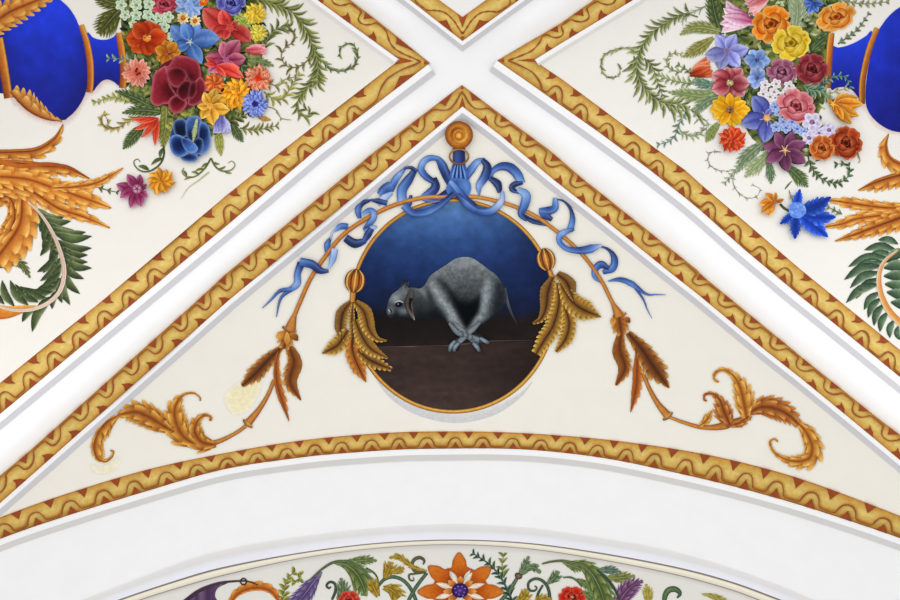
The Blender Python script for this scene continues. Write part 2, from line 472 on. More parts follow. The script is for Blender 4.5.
# white fillets with a sloping side below each gilt border
FW, FG = (247, 247, 247), (219, 218, 222)  # second tone: grey painted into the slopes to deepen their shade
def fillet(edge, d0, d1, d2, flip, top=.019, cw=FW, cg=FG, low=0.0):
    """edge: pixel polyline of the gilt border; flat fillet d0..d1 px, slope d1..d2 px on the side given by flip"""
    E = []
    for i in range(len(edge) - 1): # keep the corners
        R = rs([edge[i], edge[i + 1]], max(3, int(hyp(edge[i + 1][0] - edge[i][0], edge[i + 1][1] - edge[i][1]) / 8)))
        E += R if not E else R[1:]
    N = normals(E)
    for i in range(1, len(E) - 1): # mitre
        ax, ay = E[i][0] - E[i - 1][0], E[i][1] - E[i - 1][1]; l = hyp(ax, ay) or 1
        c = abs(-ay / l * N[i][0] + ax / l * N[i][1]); N[i] = (N[i][0] / max(.4, c), N[i][1] / max(.4, c))
    m = MB(); f = flip
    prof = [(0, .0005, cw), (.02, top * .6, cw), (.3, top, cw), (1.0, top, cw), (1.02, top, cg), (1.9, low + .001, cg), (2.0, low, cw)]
    k = len(prof)
    for p, nn in zip(E, N):
        for v, hh, c in prof:
            d = d0 + (d1 - d0) * v if v <= 1 else d1 + (d2 - d1) * (v - 1)
            m.vert((p[0] + nn[0] * d * f, p[1] + nn[1] * d * f), hh, c)
    for i in range(len(E) - 1):
        for j in range(k - 1):
            a = i * k + j; m.f.append((a, a + 1, a + k + 1, a + k))
    return struct(m, 'trim_%d' % nt(), PLASTER)
fillet(LW_out[:-1] + [(428, 64.5)], 0, 6.5, 13, 1)
fillet(RW_out, 0, 7, 13.5, 1)
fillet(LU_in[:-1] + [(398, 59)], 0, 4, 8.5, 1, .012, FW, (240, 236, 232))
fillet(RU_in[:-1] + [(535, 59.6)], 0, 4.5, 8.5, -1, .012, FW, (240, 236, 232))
fillet(BL_in + BR_in[1:], 0, 4.5, 11, 1)
fillet(TL_out + TR_out[::-1][1:], 0, 3.5, 8.5, 1)
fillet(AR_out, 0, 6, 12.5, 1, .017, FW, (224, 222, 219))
# the four diagonal ribs: gently rounded plaster
def rib(a, b):
    W, W2, C = (247, 247, 248), (248, 246, 243), (243, 235, 216)  # last tone: cream shade beside the gilt, painted into the rib edge
    m = MB(); O = rs(a, 90); I = [near(p, b)[1] for p in O]
    prof = [(0, .001, W), (.12, .004, W), (.3, .011, W), (.5, .015, W), (.7, .014, W2), (.88, .007, W2), (1, .001, C)]
    for p, q in zip(O, I):
        k = min(1, max(0, (hyp(p[0] - 462, p[1] - 64) - 28) / 70)); k = k * k * (3 - 2 * k)
        for v, h, c in prof: m.vert((p[0] + (q[0] - p[0]) * v, p[1] + (q[1] - p[1]) * v), -.0011 + (h + .0008) * k, mix(WHITE, c, k))
    for i in range(89):
        for j in range(6):
            e = i * 7 + j; m.f.append((e, e + 1, e + 8, e + 7))
    struct(m, 'trim_%d' % nt(), PLASTER, True)
rib(off(LW_out, 13)[:-1] + [(432, 77)], BL_out)
rib(off(RW_out, 13.5), BR_out)
rib(off(TL_out, 8.5), LU_out)
rib(off(TR_out, -8.5), RU_out[::-1])
# foot of the arch: sloping edge, two dark grooves with a cream bead between, frieze ground
C1 = cr([(-110, 680), (-40, 645), (30, 619), (90, 597), (180, 563), (225, 549.5), (300, 537), (375, 528.5), (450, 524.5), (525, 528), (600, 538), (675, 552), (745, 573), (815, 600), (900, 634), (960, 662)], 100)
C2 = cr([(-40, 660), (60, 622), (117, 600), (180, 579), (225, 566.5), (300, 552.5), (375, 543), (450, 539.5), (525, 542.5), (600, 552.5), (675, 566.5), (730, 581), (782, 600), (900, 646), (960, 674)], 100)
C3 = cr([(-40, 668), (60, 632), (130, 604), (180, 588), (225, 575.5), (300, 559), (375, 548.8), (450, 545), (525, 548.8), (600, 560), (675, 575), (730, 590), (760, 601), (900, 655), (960, 682)], 100)
C4 = [(-40, 690), (450, 690), (900, 690)]
lofted(C1, C2, [(0, .001, (246, 246, 246)), (.06, .001, (228, 227, 225)), (.4, .002, (224, 223, 223)), (.65, .004, (233, 233, 240)), (1, .006, (238, 238, 247))], 'trim_%d' % nt(), PLASTER)
lofted(C2, C3, [(0, .006, (140, 130, 124)), (.16, .0012, (132, 122, 116)), (.24, .0012, (236, 230, 212)), (.5, .005, (242, 236, 216)), (.84, .003, (232, 224, 208)), (.9, .0012, (150, 138, 134)), (1, .0012, (170, 160, 154))], 'trim_%d' % nt(), PLASTER)
lofted(C3, C4, [(0, .001, (206, 203, 196)), (.04, .001, (226, 224, 216)), (.5, .001, (230, 229, 222)), (1, .001, (230, 229, 222))], 'ceiling', PLASTER)  # darker start: soft shade of the moulding, painted into the frieze ground
# lights
w = bpy.data.worlds.new('world'); scn.world = w; w.use_nodes = True
def sky():
    # daylight of a hall whose windows lie behind the camera: brighter from that side
    nt = w.node_tree; N = nt.nodes; L = nt.links
    tc = N.new('ShaderNodeTexCoord'); sp = N.new('ShaderNodeSeparateXYZ'); mr = N.new('ShaderNodeMapRange')
    L.new(tc.outputs['Generated'], sp.inputs[0]); L.new(sp.outputs['Y'], mr.inputs[0])
    mr.inputs[1].default_value = -1; mr.inputs[2].default_value = 1
    mr.inputs[3].default_value = SKY_A * (1 + SKY_G); mr.inputs[4].default_value = SKY_A * (1 - SKY_G)
    L.new(mr.outputs[0], N['Background'].inputs[1]); N['Background'].inputs[0].default_value = (1, 1, 1, 1)
SKY_A, SKY_G = .985, .5
sky()
scn.view_settings.view_transform = 'Standard'; scn.view_settings.look = 'None'
scn.view_settings.exposure = 0; scn.view_settings.gamma = 1; scn.view_settings.use_curve_mapping = False
BASE = .0012
# ---------------------------------------------------------------- medallion with the lamb
OC = (453, 306)
def ell(rx, ry, n=60, c=OC, a0=0, a1=360):
    return [(c[0] + rx * cos(math.radians(a0 + (a1 - a0) * i / n)), c[1] + ry * sin(math.radians(a0 + (a1 - a0) * i / n))) for i in range(n + (0 if a1 - a0 == 360 else 1))]
med = thing('medallion', 'round medallion with gold rim, dark blue sky and brown ground, behind the lamb', 'medallion', OC)
def dk_(c, f): return tuple(v * f for v in c)
def sky_col(x, y):
    t = (y - 200) / 118
    c = ramp([(96, 136, 188), (70, 108, 166), (48, 82, 140), (34, 60, 114), (24, 44, 90), (18, 31, 62), (14, 19, 36)], t)
    r = abs(x - 440) / 105
    c = mix(c, (16, 28, 66), min(.75, .8 * r * r))
    g = ramp([(20, 16, 17), (24, 19, 18), (34, 26, 24)], (y - 316) / 30)
    g = mix(g, (40, 30, 28), min(.6, max(0, (x - 470) / 110)))
    k = max(0, min(1, (y - 308 - 4 * vnoise(x * .05, 3)) / 10))
    n = vnoise(x * .09, y * .12) * .6 + vnoise(x * .25, y * .3) * .4
    c = mix(c, g, k)
    return tuple(max(0, v * (.86 + .28 * n)) for v in c)
m = MB(h=.0012); m.poly(ell(101.5, 105.5), sky_col, smooth=False, step=3.4)
m.build('picture', SKYP, med)
m = MB(h=.0016)
m.poly([(453 + 101.2 * cos(a), 306 + 105.2 * sin(a)) for a in [math.radians(19 + (156.5 - 19) * q / 50) for q in range(51)]] + [(410, 346.6), (452, 345.5), (486, 341.5)],
       lambda x, y: dk_(mix(ramp([(60, 46, 42), (54, 41, 38), (62, 48, 44), (68, 53, 49)], (y - 343) / 66), (34, 25, 23), min(.7, max(0, (x - 465) / 100))), .84 + .3 * (vnoise(x * .05, y * .3) * .6 + vnoise(x * .2, y * .3) * .4)), smooth=False, step=3)
m.stroke([(364, 347.4), (410, 346.6), (452, 345.5), (486, 341.5), (546, 340)], [.3, .55, .6, .5, .3], [(92, 74, 66), (108, 90, 80), (70, 56, 52)], m=2)
m.build('ground', SKYP, med)
m = MB(h=.0016)
m.stroke(ell(101.8, 105.8) + [ell(101.8, 105.8)[0]], 1.9, lambda t: mix((196, 128, 38), (226, 172, 70), .5 + .5 * sin(t * 2 * pi + 1)), [(-1, (112, 58, 14), .85), (-.2, (206, 140, 44), .4), (.3, (236, 190, 90), .8), (1, (120, 66, 16), .85)], m=7, n=150, hs=[0, .003, .005, .006, .005, .003, 0])
m.build('rim', GILT, med)
m = MB(h=.0007)
m.stroke([(374, 376), (390, 394), (412, 408), (438, 416), (465, 417.5), (495, 410), (520, 395), (532, 382)], [.4, 3, 4.6, 5, 5, 4.6, 3, .4], (214, 213, 213), [(-1, (240, 236, 226), .8), (-.3, (212, 212, 214), .4), (1, (206, 206, 210), .7)], m=5)
m.build('painted_shadow_band', OIL, med)  # crescent shadow below the medallion, painted in grey
# the lamb
def lamb():
    t = thing('lamb', 'grey woolly lamb with bound crossed feet and hanging head, painted inside the blue medallion', 'lamb', (460, 305))
    m = MB(h=.003)
    O = [(387, 314), (386.6, 309), (388.5, 301), (392.5, 294), (398, 290), (404, 283), (408, 280.5), (409, 284), (407.5, 287.5), (414, 287.6), (420, 288.5), (425, 284.5), (430, 276), (438, 270), (446, 265), (454, 259.5), (463, 257), (472, 258), (480, 263), (488, 269), (496, 275), (502, 283), (505.5, 291), (506.5, 300), (503, 308), (497, 313), (491, 318), (484, 323), (477, 328), (475, 331), (480, 334), (486, 338), (488, 342.5), (484, 344), (478.5, 342), (480, 347), (478.5, 351), (474.5, 348.5), (469, 341), (464.5, 337.5), (461, 343), (459, 350), (455, 350.5), (453.5, 347), (450.5, 351.5), (449.5, 348), (453, 341), (459, 335), (454, 331), (448, 324.5), (443.5, 318), (436, 318.5), (428, 319.5), (418, 319.5), (410, 318.5), (404, 317), (397, 316.6), (391, 318), (388, 317)]
    HOL = [(445, 284), (451, 296), (457, 309), (464, 324), (467, 329), (471, 324), (477, 315), (480, 304), (480.5, 294), (476, 300), (468, 303), (459, 301), (451, 292)]
    FORE = [(427, 286), (434, 277), (441, 279), (446, 288), (451, 300), (457, 312), (463, 324), (467, 331), (463, 336), (455, 332), (448, 323), (441, 314), (433, 306), (427, 296)]
    HIND = [(481, 292), (485, 280), (493, 277), (500, 285), (504, 296), (503, 306), (497, 313), (490, 319), (482, 324), (475, 331), (467, 330), (473, 321), (479, 312), (481, 302)]
    def soft(p, poly, w):
        d = near(p, poly + [poly[0]])[0]
        return max(0, min(1, .5 + (d if inside(p, poly) else -d) / w))
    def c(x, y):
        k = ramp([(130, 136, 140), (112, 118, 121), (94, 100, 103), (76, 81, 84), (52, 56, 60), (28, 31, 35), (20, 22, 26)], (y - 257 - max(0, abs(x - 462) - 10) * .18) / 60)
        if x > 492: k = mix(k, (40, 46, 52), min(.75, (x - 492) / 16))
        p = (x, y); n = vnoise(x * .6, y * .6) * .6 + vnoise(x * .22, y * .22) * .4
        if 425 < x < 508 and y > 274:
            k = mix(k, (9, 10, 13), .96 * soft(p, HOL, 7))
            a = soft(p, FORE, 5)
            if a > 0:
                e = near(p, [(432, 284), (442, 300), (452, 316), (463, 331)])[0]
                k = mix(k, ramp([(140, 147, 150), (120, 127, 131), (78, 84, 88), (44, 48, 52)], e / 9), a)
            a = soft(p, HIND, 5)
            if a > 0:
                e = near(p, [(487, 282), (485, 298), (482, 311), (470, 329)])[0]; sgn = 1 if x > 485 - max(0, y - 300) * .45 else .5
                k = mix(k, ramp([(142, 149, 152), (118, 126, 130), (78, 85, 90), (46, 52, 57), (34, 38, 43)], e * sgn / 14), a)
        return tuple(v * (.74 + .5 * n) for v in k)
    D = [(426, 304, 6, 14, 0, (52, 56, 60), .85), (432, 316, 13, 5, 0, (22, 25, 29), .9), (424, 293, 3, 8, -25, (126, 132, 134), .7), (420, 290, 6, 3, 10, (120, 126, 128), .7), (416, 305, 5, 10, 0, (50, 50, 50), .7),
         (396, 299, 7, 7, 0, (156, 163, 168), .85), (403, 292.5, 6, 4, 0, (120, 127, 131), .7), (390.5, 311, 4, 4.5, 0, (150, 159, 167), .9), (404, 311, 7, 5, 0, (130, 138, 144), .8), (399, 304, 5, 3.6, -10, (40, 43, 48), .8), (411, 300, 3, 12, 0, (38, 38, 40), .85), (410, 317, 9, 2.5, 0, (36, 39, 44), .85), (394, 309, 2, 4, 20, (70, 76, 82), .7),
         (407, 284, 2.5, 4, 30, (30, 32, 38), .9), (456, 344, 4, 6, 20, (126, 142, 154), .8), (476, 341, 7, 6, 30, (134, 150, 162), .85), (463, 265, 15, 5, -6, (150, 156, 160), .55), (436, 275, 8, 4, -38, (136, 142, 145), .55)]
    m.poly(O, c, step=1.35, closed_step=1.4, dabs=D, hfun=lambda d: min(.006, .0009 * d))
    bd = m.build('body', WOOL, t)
    def piece(nm, f, h=.0105, p=None, mat=WOOL):
        m = MB(h=h); f(m)
        return sub(m, nm, mat, p) if p else m.build(nm, mat, t)
    piece('ear', lambda m: (m.leaf((411.5, 289), (414, 320), 3.8, [(76, 70, 66), (70, 62, 58), (150, 140, 130)], .14, [(-1, (132, 128, 124), .5), (-.3, (58, 52, 50), .6), (.4, (98, 84, 74), .4), (1, (28, 28, 32), .8)], n=10, m=5),
                            m.stroke([(411, 298), (410, 306), (413, 314), (414.5, 320)], [1.8, 1.3, .8, .4], [(20, 20, 24), (32, 30, 32), (160, 150, 146)])))
    piece('ear', lambda m: m.leaf((401, 288.6), (408.6, 280.6), 2.2, [(60, 62, 68), (26, 28, 34)], -.1, n=7), h=.004)
    e = piece('eye', lambda m: (m.disc((399, 304.6), 4.2, 2.7, [(8, 8, 12), (12, 12, 16), (44, 48, 54)], -12), m.stroke([(394.5, 302.6), (399, 300.8), (403.5, 302.6)], [.4, .9, .4], (164, 171, 176), m=2), m.disc((398.2, 304), .7, .6, [(210, 216, 222), (120, 126, 136)])), .0098)
    piece('muzzle', lambda m: (m.stroke([(389.5, 309), (391.5, 311), (391, 313.5)], [.5, .8, .4], (30, 32, 38)), m.stroke([(388.5, 316), (393, 314.8), (397, 314.5)], [.3, .6, .3], (34, 36, 42)), m.leaf((388.2, 309), (390, 312), .7, (160, 170, 178))), .0095)
    for hoof in ([(459, 343), (455, 347), (454, 351.5)], [(455, 341), (451, 346), (449.5, 351.5)], [(473, 343), (477, 347), (479.5, 351.5)], [(480, 338), (485, 341), (489, 343)]):
        piece('hoof', lambda m: m.stroke(hoof, [1.6, 2.2, 1.6], [(116, 130, 142), (150, 166, 178), (60, 70, 80)], [(-1, (30, 36, 42), .7), (0, (150, 164, 176), .2), (1, (40, 46, 52), .6)], m=5), .0112)
    for leg in ([(454, 322), (459, 328), (466, 334), (474, 341)], [(480, 322), (475, 327), (468, 333), (459, 342)], [(449, 323), (456, 331), (464, 335), (479, 340)]):
        piece('shank', lambda m: m.stroke(leg, [1.2, 3, 3, 2.6], [(110, 118, 124), (124, 132, 138), (126, 136, 144), (120, 134, 146)], [(-1, (60, 66, 72), .6), (-.2, (146, 154, 160), .2), (1, (50, 55, 61), .7)], m=7), .0105)
    piece('tail', lambda m: m.stroke([(504.5, 288), (507, 300), (511, 312), (517.5, 325)], [1.6, 1.5, 1.1, .3], [(70, 78, 84), (78, 86, 92), (60, 64, 70), (44, 46, 50)]), .002)
lamb()
# ---------------------------------------------------------------- knob, bow and ribbons
k = thing('rosette_knob', 'round golden knob with raised rings at the top of the blue ribbon bow', 'knob', (459, 135))
m = MB(h=.020); m.disc((459, 135), 14, 14, [(222, 152, 48), (228, 158, 50), (206, 130, 34), (214, 142, 42), (176, 100, 26), (116, 58, 16)], rings=8, n=32); m.build('disc', GILT, k)
m = MB(h=.0222); m.stroke(ell(7.6, 7.4, 30, (459, 135)) + [(466.6, 135)], 1.3, lambda t: mix((238, 176, 72), (142, 78, 20), .5 - .5 * cos((t - .1) * 2 * pi)), m=3, n=40, hs=[0, .004, 0]); m.build('raised_ring', GILT, k)
m = MB(h=.0222); m.disc((459, 135.5), 4.2, 4.2, [(248, 200, 104), (226, 156, 50), (150, 82, 22)], rings=5, n=20); m.build('boss', GILT, k)
m = MB(h=.012); m.stroke(ell(9.4, 7.6, 36, (459, 156.5)) + [(468.4, 156.5)], .95, lambda t: mix((190, 142, 66), (120, 78, 30), .5 + .5 * sin(t * 6.28)), m=3, n=50, hs=[0, .002, 0]); m.build('hanging_ring', GILT, k)
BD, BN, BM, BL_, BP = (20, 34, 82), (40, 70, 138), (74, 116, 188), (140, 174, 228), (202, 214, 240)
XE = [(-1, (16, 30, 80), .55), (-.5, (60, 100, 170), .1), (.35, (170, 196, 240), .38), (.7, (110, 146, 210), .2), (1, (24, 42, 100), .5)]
bow = thing('ribbon_bow', 'blue ribbon bow below the golden knob, its fluttering tails winding round both gold rods', 'ribbon', (459, 186))
def rib_(nm, pts, w, col, h=.006, cross=XE):
    h = .0135 if h >= .008 else h
    def ext(a, b): # run a little under the next fold
        d = hyp(a[0] - b[0], a[1] - b[1]) or 1; return (a[0] + (a[0] - b[0]) / d * 1.3, a[1] + (a[1] - b[1]) / d * 1.3)
    pts = [ext(pts[0], pts[1])] + list(pts[1:-1]) + [ext(pts[-1], pts[-2])]
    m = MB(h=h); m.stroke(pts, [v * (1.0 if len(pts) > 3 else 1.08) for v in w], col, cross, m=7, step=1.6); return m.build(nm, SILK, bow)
m = MB(h=.0085)
m.stroke([(459, 148), (459, 164)], [6, 6.2], [(20, 32, 82), (30, 50, 112)], XE, m=5)
m.stroke([(459, 163), (459, 173), (459, 184)], [6, 9, 10.5], [(40, 70, 140), (66, 106, 180), (44, 76, 146)], m=5)
for i in range(7):
    x = 452 + i * 2.3
    m.stroke([(455.5 + i * 1.15, 165), (452.5 + i * 2.1, 176), (451 + i * 2.6, 184)], [.4, .8, .5], [(30, 50, 110), (24, 42, 100), (40, 66, 136)] if i % 2 else [(110, 150, 214), (120, 158, 220), (70, 110, 180)])
m.build('strap', SILK, bow)
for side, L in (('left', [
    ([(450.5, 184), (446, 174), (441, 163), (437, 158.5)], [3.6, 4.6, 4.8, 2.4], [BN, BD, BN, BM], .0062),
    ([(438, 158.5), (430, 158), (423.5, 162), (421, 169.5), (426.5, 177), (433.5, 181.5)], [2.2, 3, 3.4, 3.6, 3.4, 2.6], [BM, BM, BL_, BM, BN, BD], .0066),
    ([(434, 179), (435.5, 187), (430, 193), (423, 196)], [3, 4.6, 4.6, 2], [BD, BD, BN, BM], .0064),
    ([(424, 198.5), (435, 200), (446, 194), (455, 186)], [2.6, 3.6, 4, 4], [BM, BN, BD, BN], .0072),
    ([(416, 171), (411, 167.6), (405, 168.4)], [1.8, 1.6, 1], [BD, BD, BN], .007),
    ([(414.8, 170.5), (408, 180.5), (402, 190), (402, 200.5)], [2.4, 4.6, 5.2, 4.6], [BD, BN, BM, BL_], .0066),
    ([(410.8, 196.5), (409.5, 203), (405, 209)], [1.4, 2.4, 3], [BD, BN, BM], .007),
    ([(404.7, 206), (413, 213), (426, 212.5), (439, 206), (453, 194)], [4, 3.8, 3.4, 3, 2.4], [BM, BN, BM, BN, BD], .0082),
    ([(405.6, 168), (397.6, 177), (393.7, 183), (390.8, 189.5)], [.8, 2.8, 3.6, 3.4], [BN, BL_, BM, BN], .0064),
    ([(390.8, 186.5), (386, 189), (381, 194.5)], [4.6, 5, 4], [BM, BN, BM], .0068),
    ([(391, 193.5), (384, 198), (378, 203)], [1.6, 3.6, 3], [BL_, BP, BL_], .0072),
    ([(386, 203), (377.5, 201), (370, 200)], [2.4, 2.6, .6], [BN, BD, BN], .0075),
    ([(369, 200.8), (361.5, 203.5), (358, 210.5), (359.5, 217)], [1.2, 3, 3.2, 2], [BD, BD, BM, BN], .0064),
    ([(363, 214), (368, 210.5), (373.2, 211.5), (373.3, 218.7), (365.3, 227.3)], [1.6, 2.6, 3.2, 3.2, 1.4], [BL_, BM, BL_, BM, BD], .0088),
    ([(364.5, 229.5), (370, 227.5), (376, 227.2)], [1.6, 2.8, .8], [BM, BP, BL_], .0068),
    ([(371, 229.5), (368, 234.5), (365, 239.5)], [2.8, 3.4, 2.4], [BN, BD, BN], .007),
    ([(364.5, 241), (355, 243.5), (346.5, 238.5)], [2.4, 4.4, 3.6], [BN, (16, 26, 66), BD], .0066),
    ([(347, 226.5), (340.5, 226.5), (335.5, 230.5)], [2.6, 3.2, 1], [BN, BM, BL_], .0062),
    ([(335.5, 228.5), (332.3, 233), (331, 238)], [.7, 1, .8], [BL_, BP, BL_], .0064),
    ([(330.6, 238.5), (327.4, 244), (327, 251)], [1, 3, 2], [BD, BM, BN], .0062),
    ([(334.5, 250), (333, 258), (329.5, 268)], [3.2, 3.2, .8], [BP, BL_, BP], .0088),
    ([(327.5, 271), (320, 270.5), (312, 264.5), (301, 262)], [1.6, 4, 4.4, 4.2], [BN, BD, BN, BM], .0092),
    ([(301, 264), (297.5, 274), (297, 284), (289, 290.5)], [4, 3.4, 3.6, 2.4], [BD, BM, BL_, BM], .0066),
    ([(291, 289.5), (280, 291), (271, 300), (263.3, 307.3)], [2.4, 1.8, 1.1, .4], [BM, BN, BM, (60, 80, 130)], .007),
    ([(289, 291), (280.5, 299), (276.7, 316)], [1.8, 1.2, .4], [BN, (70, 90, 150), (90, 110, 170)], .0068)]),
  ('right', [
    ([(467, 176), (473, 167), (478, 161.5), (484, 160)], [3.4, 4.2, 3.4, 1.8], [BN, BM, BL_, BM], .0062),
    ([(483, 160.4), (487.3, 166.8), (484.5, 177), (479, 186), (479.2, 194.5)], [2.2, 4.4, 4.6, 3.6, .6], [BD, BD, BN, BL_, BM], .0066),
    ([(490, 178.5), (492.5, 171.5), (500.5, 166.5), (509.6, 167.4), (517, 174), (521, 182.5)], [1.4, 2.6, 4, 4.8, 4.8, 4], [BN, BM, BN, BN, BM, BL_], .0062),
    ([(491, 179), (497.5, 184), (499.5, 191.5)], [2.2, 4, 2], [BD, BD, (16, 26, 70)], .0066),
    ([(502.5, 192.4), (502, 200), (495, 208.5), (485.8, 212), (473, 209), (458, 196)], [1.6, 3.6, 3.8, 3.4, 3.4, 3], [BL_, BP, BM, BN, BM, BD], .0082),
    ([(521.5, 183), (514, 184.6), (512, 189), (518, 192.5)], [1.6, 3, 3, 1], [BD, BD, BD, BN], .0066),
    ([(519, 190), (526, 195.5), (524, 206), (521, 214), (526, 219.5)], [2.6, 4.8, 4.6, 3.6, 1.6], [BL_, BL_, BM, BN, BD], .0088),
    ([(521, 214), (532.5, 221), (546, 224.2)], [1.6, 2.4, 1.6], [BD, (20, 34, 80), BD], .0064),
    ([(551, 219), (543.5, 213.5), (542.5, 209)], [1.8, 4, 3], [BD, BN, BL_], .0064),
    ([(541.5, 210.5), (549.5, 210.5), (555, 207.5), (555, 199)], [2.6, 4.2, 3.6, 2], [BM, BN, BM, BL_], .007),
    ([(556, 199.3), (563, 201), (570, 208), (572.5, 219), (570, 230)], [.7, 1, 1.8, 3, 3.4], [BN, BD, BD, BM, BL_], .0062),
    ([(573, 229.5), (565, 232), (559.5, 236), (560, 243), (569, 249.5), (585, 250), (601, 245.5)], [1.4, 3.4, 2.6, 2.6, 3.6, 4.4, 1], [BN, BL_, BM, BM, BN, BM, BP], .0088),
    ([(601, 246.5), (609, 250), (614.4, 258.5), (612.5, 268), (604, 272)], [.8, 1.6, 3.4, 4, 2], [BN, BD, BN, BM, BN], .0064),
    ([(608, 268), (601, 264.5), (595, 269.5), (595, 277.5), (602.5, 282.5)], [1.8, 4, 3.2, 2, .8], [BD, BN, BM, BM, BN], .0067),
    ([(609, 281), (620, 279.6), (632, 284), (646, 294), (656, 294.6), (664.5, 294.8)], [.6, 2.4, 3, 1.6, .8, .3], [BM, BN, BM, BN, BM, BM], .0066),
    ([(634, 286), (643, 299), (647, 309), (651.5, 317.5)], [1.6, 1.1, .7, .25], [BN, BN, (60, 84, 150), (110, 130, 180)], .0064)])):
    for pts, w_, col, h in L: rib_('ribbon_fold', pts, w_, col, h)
m = MB(h=.0095); m.poly([(450, 180), (456, 178), (464, 179), (470, 182), (471, 190), (466, 198), (459, 195), (452, 197), (446, 190)], BM, step=1.8, dabs=[(455, 186, 4, 7, 20, BD, .7), (466, 186, 3, 7, -20, (110, 150, 212), .6), (460, 193, 5, 3, 0, BD, .6)])
m.stroke([(450, 181), (458, 190), (466, 199), (476, 206)], [2.2, 3.4, 3.4, 2], [BL_, BM, BN, BD], XE, m=5); m.build('knot', SILK, bow)
# ---------------------------------------------------------------- golden rods with husks and scrolls
RX = [(-1, (104, 52, 12), .8), (-.3, (214, 144, 62), .25), (.25, (236, 180, 96), .55), (1, (120, 62, 16), .75)]
AD, AM, AL = (96, 46, 12), (186, 112, 28), (226, 172, 84)
def gold(t, nm, fn, h=.0035, part=None):
    m = MB(h=h); fn(m)
    return sub(m, nm, GILT, part) if part else m.build(nm, GILT, t)
def collar(m, p, a, w):
    ca, sa = cos(math.radians(a)), sin(math.radians(a))
    m.stroke([(p[0] - ca * w, p[1] - sa * w), (p[0] + sa * -1.2, p[1] + ca * 1.2), (p[0] + ca * w, p[1] + sa * w)], [1.2, 2, 1.2], [AD, AL, AM], [(-1, (230, 180, 100), .5), (1, AD, .7)])
OB, OLL = (150, 82, 22), (232, 176, 78)
lr = thing('golden_rod', 'slender golden rod running from the bow down to the scroll in the left corner', 'rod', (300, 300))
gold(lr, 'upper_rod', lambda m: m.stroke([(456, 196), (442, 197), (425, 197.5), (404, 202), (385, 209), (365, 219.5), (342.5, 235.5), (325, 257), (311, 278), (301, 300), (294, 317), (290, 330)], lambda t: 2.1 + max(0, t - .93) * 55, [(214, 150, 60), (196, 116, 40), (188, 106, 36), (186, 110, 38)], RX, m=5, hs=[0, .002, .003, .002, 0]), .0062)
cup = gold(lr, 'cup', lambda m: (m.acanthus([(288, 330), (286, 340), (284, 349)], [5, 9, 3], 3, AD, AM, AL), m.leaf((284, 332), (276, 338), 3.4, [AM, AL]), m.leaf((292, 333), (298, 341), 3.4, [AM, AD]), m.leaf((287, 332), (287, 346), 3, [AL, AM])), .0056)
gold(lr, 'collar', lambda m: collar(m, (289.5, 329), 18, 7.5), .0066)
def husk(t, L):
    for nm, sp, w_, lb, sides, cs in L:
        dp = (.06, .4) if sides[0] < 0 else (.4, .06) if sides[1] < 0 else .36
        gold(t, nm, lambda m: m.acanthus(sp, w_, lb, *cs, sides=(abs(sides[0]), abs(sides[1])), depth=dp, sweep=.7, vc=cs[0]), .0045)
H1, H2, H3 = ((88, 42, 8), (166, 92, 22), (236, 186, 96)), ((70, 32, 8), (148, 82, 22), (234, 186, 98)), ((120, 54, 10), (196, 108, 30), (236, 172, 84))
husk(lr, [('husk_leaf', [(282, 347), (270, 358), (256, 373), (242, 386)], [3, 8, 9.5, 2], 8, (1, 1), H2),
          ('husk_leaf', [(279, 349), (276, 366), (278, 388), (289, 421.5)], [2, 5.5, 6, .5], 8, (1, -.5), H3),
          ('husk_leaf', [(289, 347), (294, 362), (290, 382), (301, 400.5)], [4.5, 9, 7, .5], 9, (-1, 1), H1)])
gold(lr, 'lower_rod', lambda m: m.stroke([(274, 380), (268, 395), (258, 411), (247.6, 423.5)], [1.8, 2, 2.6, 4], [(170, 96, 30), (186, 108, 36)], RX, m=5), .0042)
gold(lr, 'collar', lambda m: collar(m, (248, 423.5), 40, 6), .0052)
gold(lr, 'scroll_stem', lambda m: m.stroke([(246, 426), (236, 433), (220, 441), (200, 446), (184, 444)], [1.8, 1.8, 2.4, 4, 2], [(196, 120, 40), (186, 108, 34), (150, 82, 22)], RX, m=5), .0042)
S1, S2 = ((100, 46, 8), (190, 108, 24), (240, 190, 84)), ((110, 52, 8), (200, 120, 28), (244, 198, 100))
for sp, w_, lb, sides, cs in (([(216, 445), (202, 442), (195, 432), (197, 422), (204, 415.5), (210.5, 417), (210, 421)], [3, 10, 11, 8, 4, 1.8, 1.6], 9, (1, .8), S1),
                              ([(196, 445), (183, 436), (176, 422), (175, 408), (182, 396), (193, 393), (200, 397.5), (200, 401)], [3, 11, 12, 10, 6.5, 1.6, 1, .8], 10, (1, 1), S2),
                              ([(174, 432), (162, 425), (149, 417), (135, 412), (118, 415)], [3, 10, 12, 9, 1.4], 8, (1, 1), S1),
                              ([(120, 414.5), (108, 421), (98, 433), (94, 447), (97, 458), (105, 462), (112, 457.5), (114, 451.5), (110.5, 450)], [1.6, 8, 11, 8, 10, 8, 3, 1.8, 1.6], 11, (1, .3), S2)):
    gold(lr, 'scroll_leaf', lambda m: m.acanthus(sp, [q * 1.2 for q in w_], lb, *cs, sides=sides, depth=.42, sweep=.9, vc=mix(cs[0], cs[1], .3), inner=True), .0048)
rr = thing('golden_rod', 'slender golden rod running from the bow down to the scroll in the right corner', 'rod', (612, 300))
gold(rr, 'upper_rod', lambda m: m.stroke([(458, 196.5), (475, 197), (494, 200.5), (513, 206), (535, 216), (551, 227), (570, 242.5), (587, 260), (602, 282), (612, 302), (619.5, 316.5)], lambda t: 1.9 + max(0, t - .93) * 50, [(214, 150, 60), (206, 136, 50), (196, 120, 40), (190, 112, 36)], RX, m=5, hs=[0, .002, .003, .002, 0]), .0062)
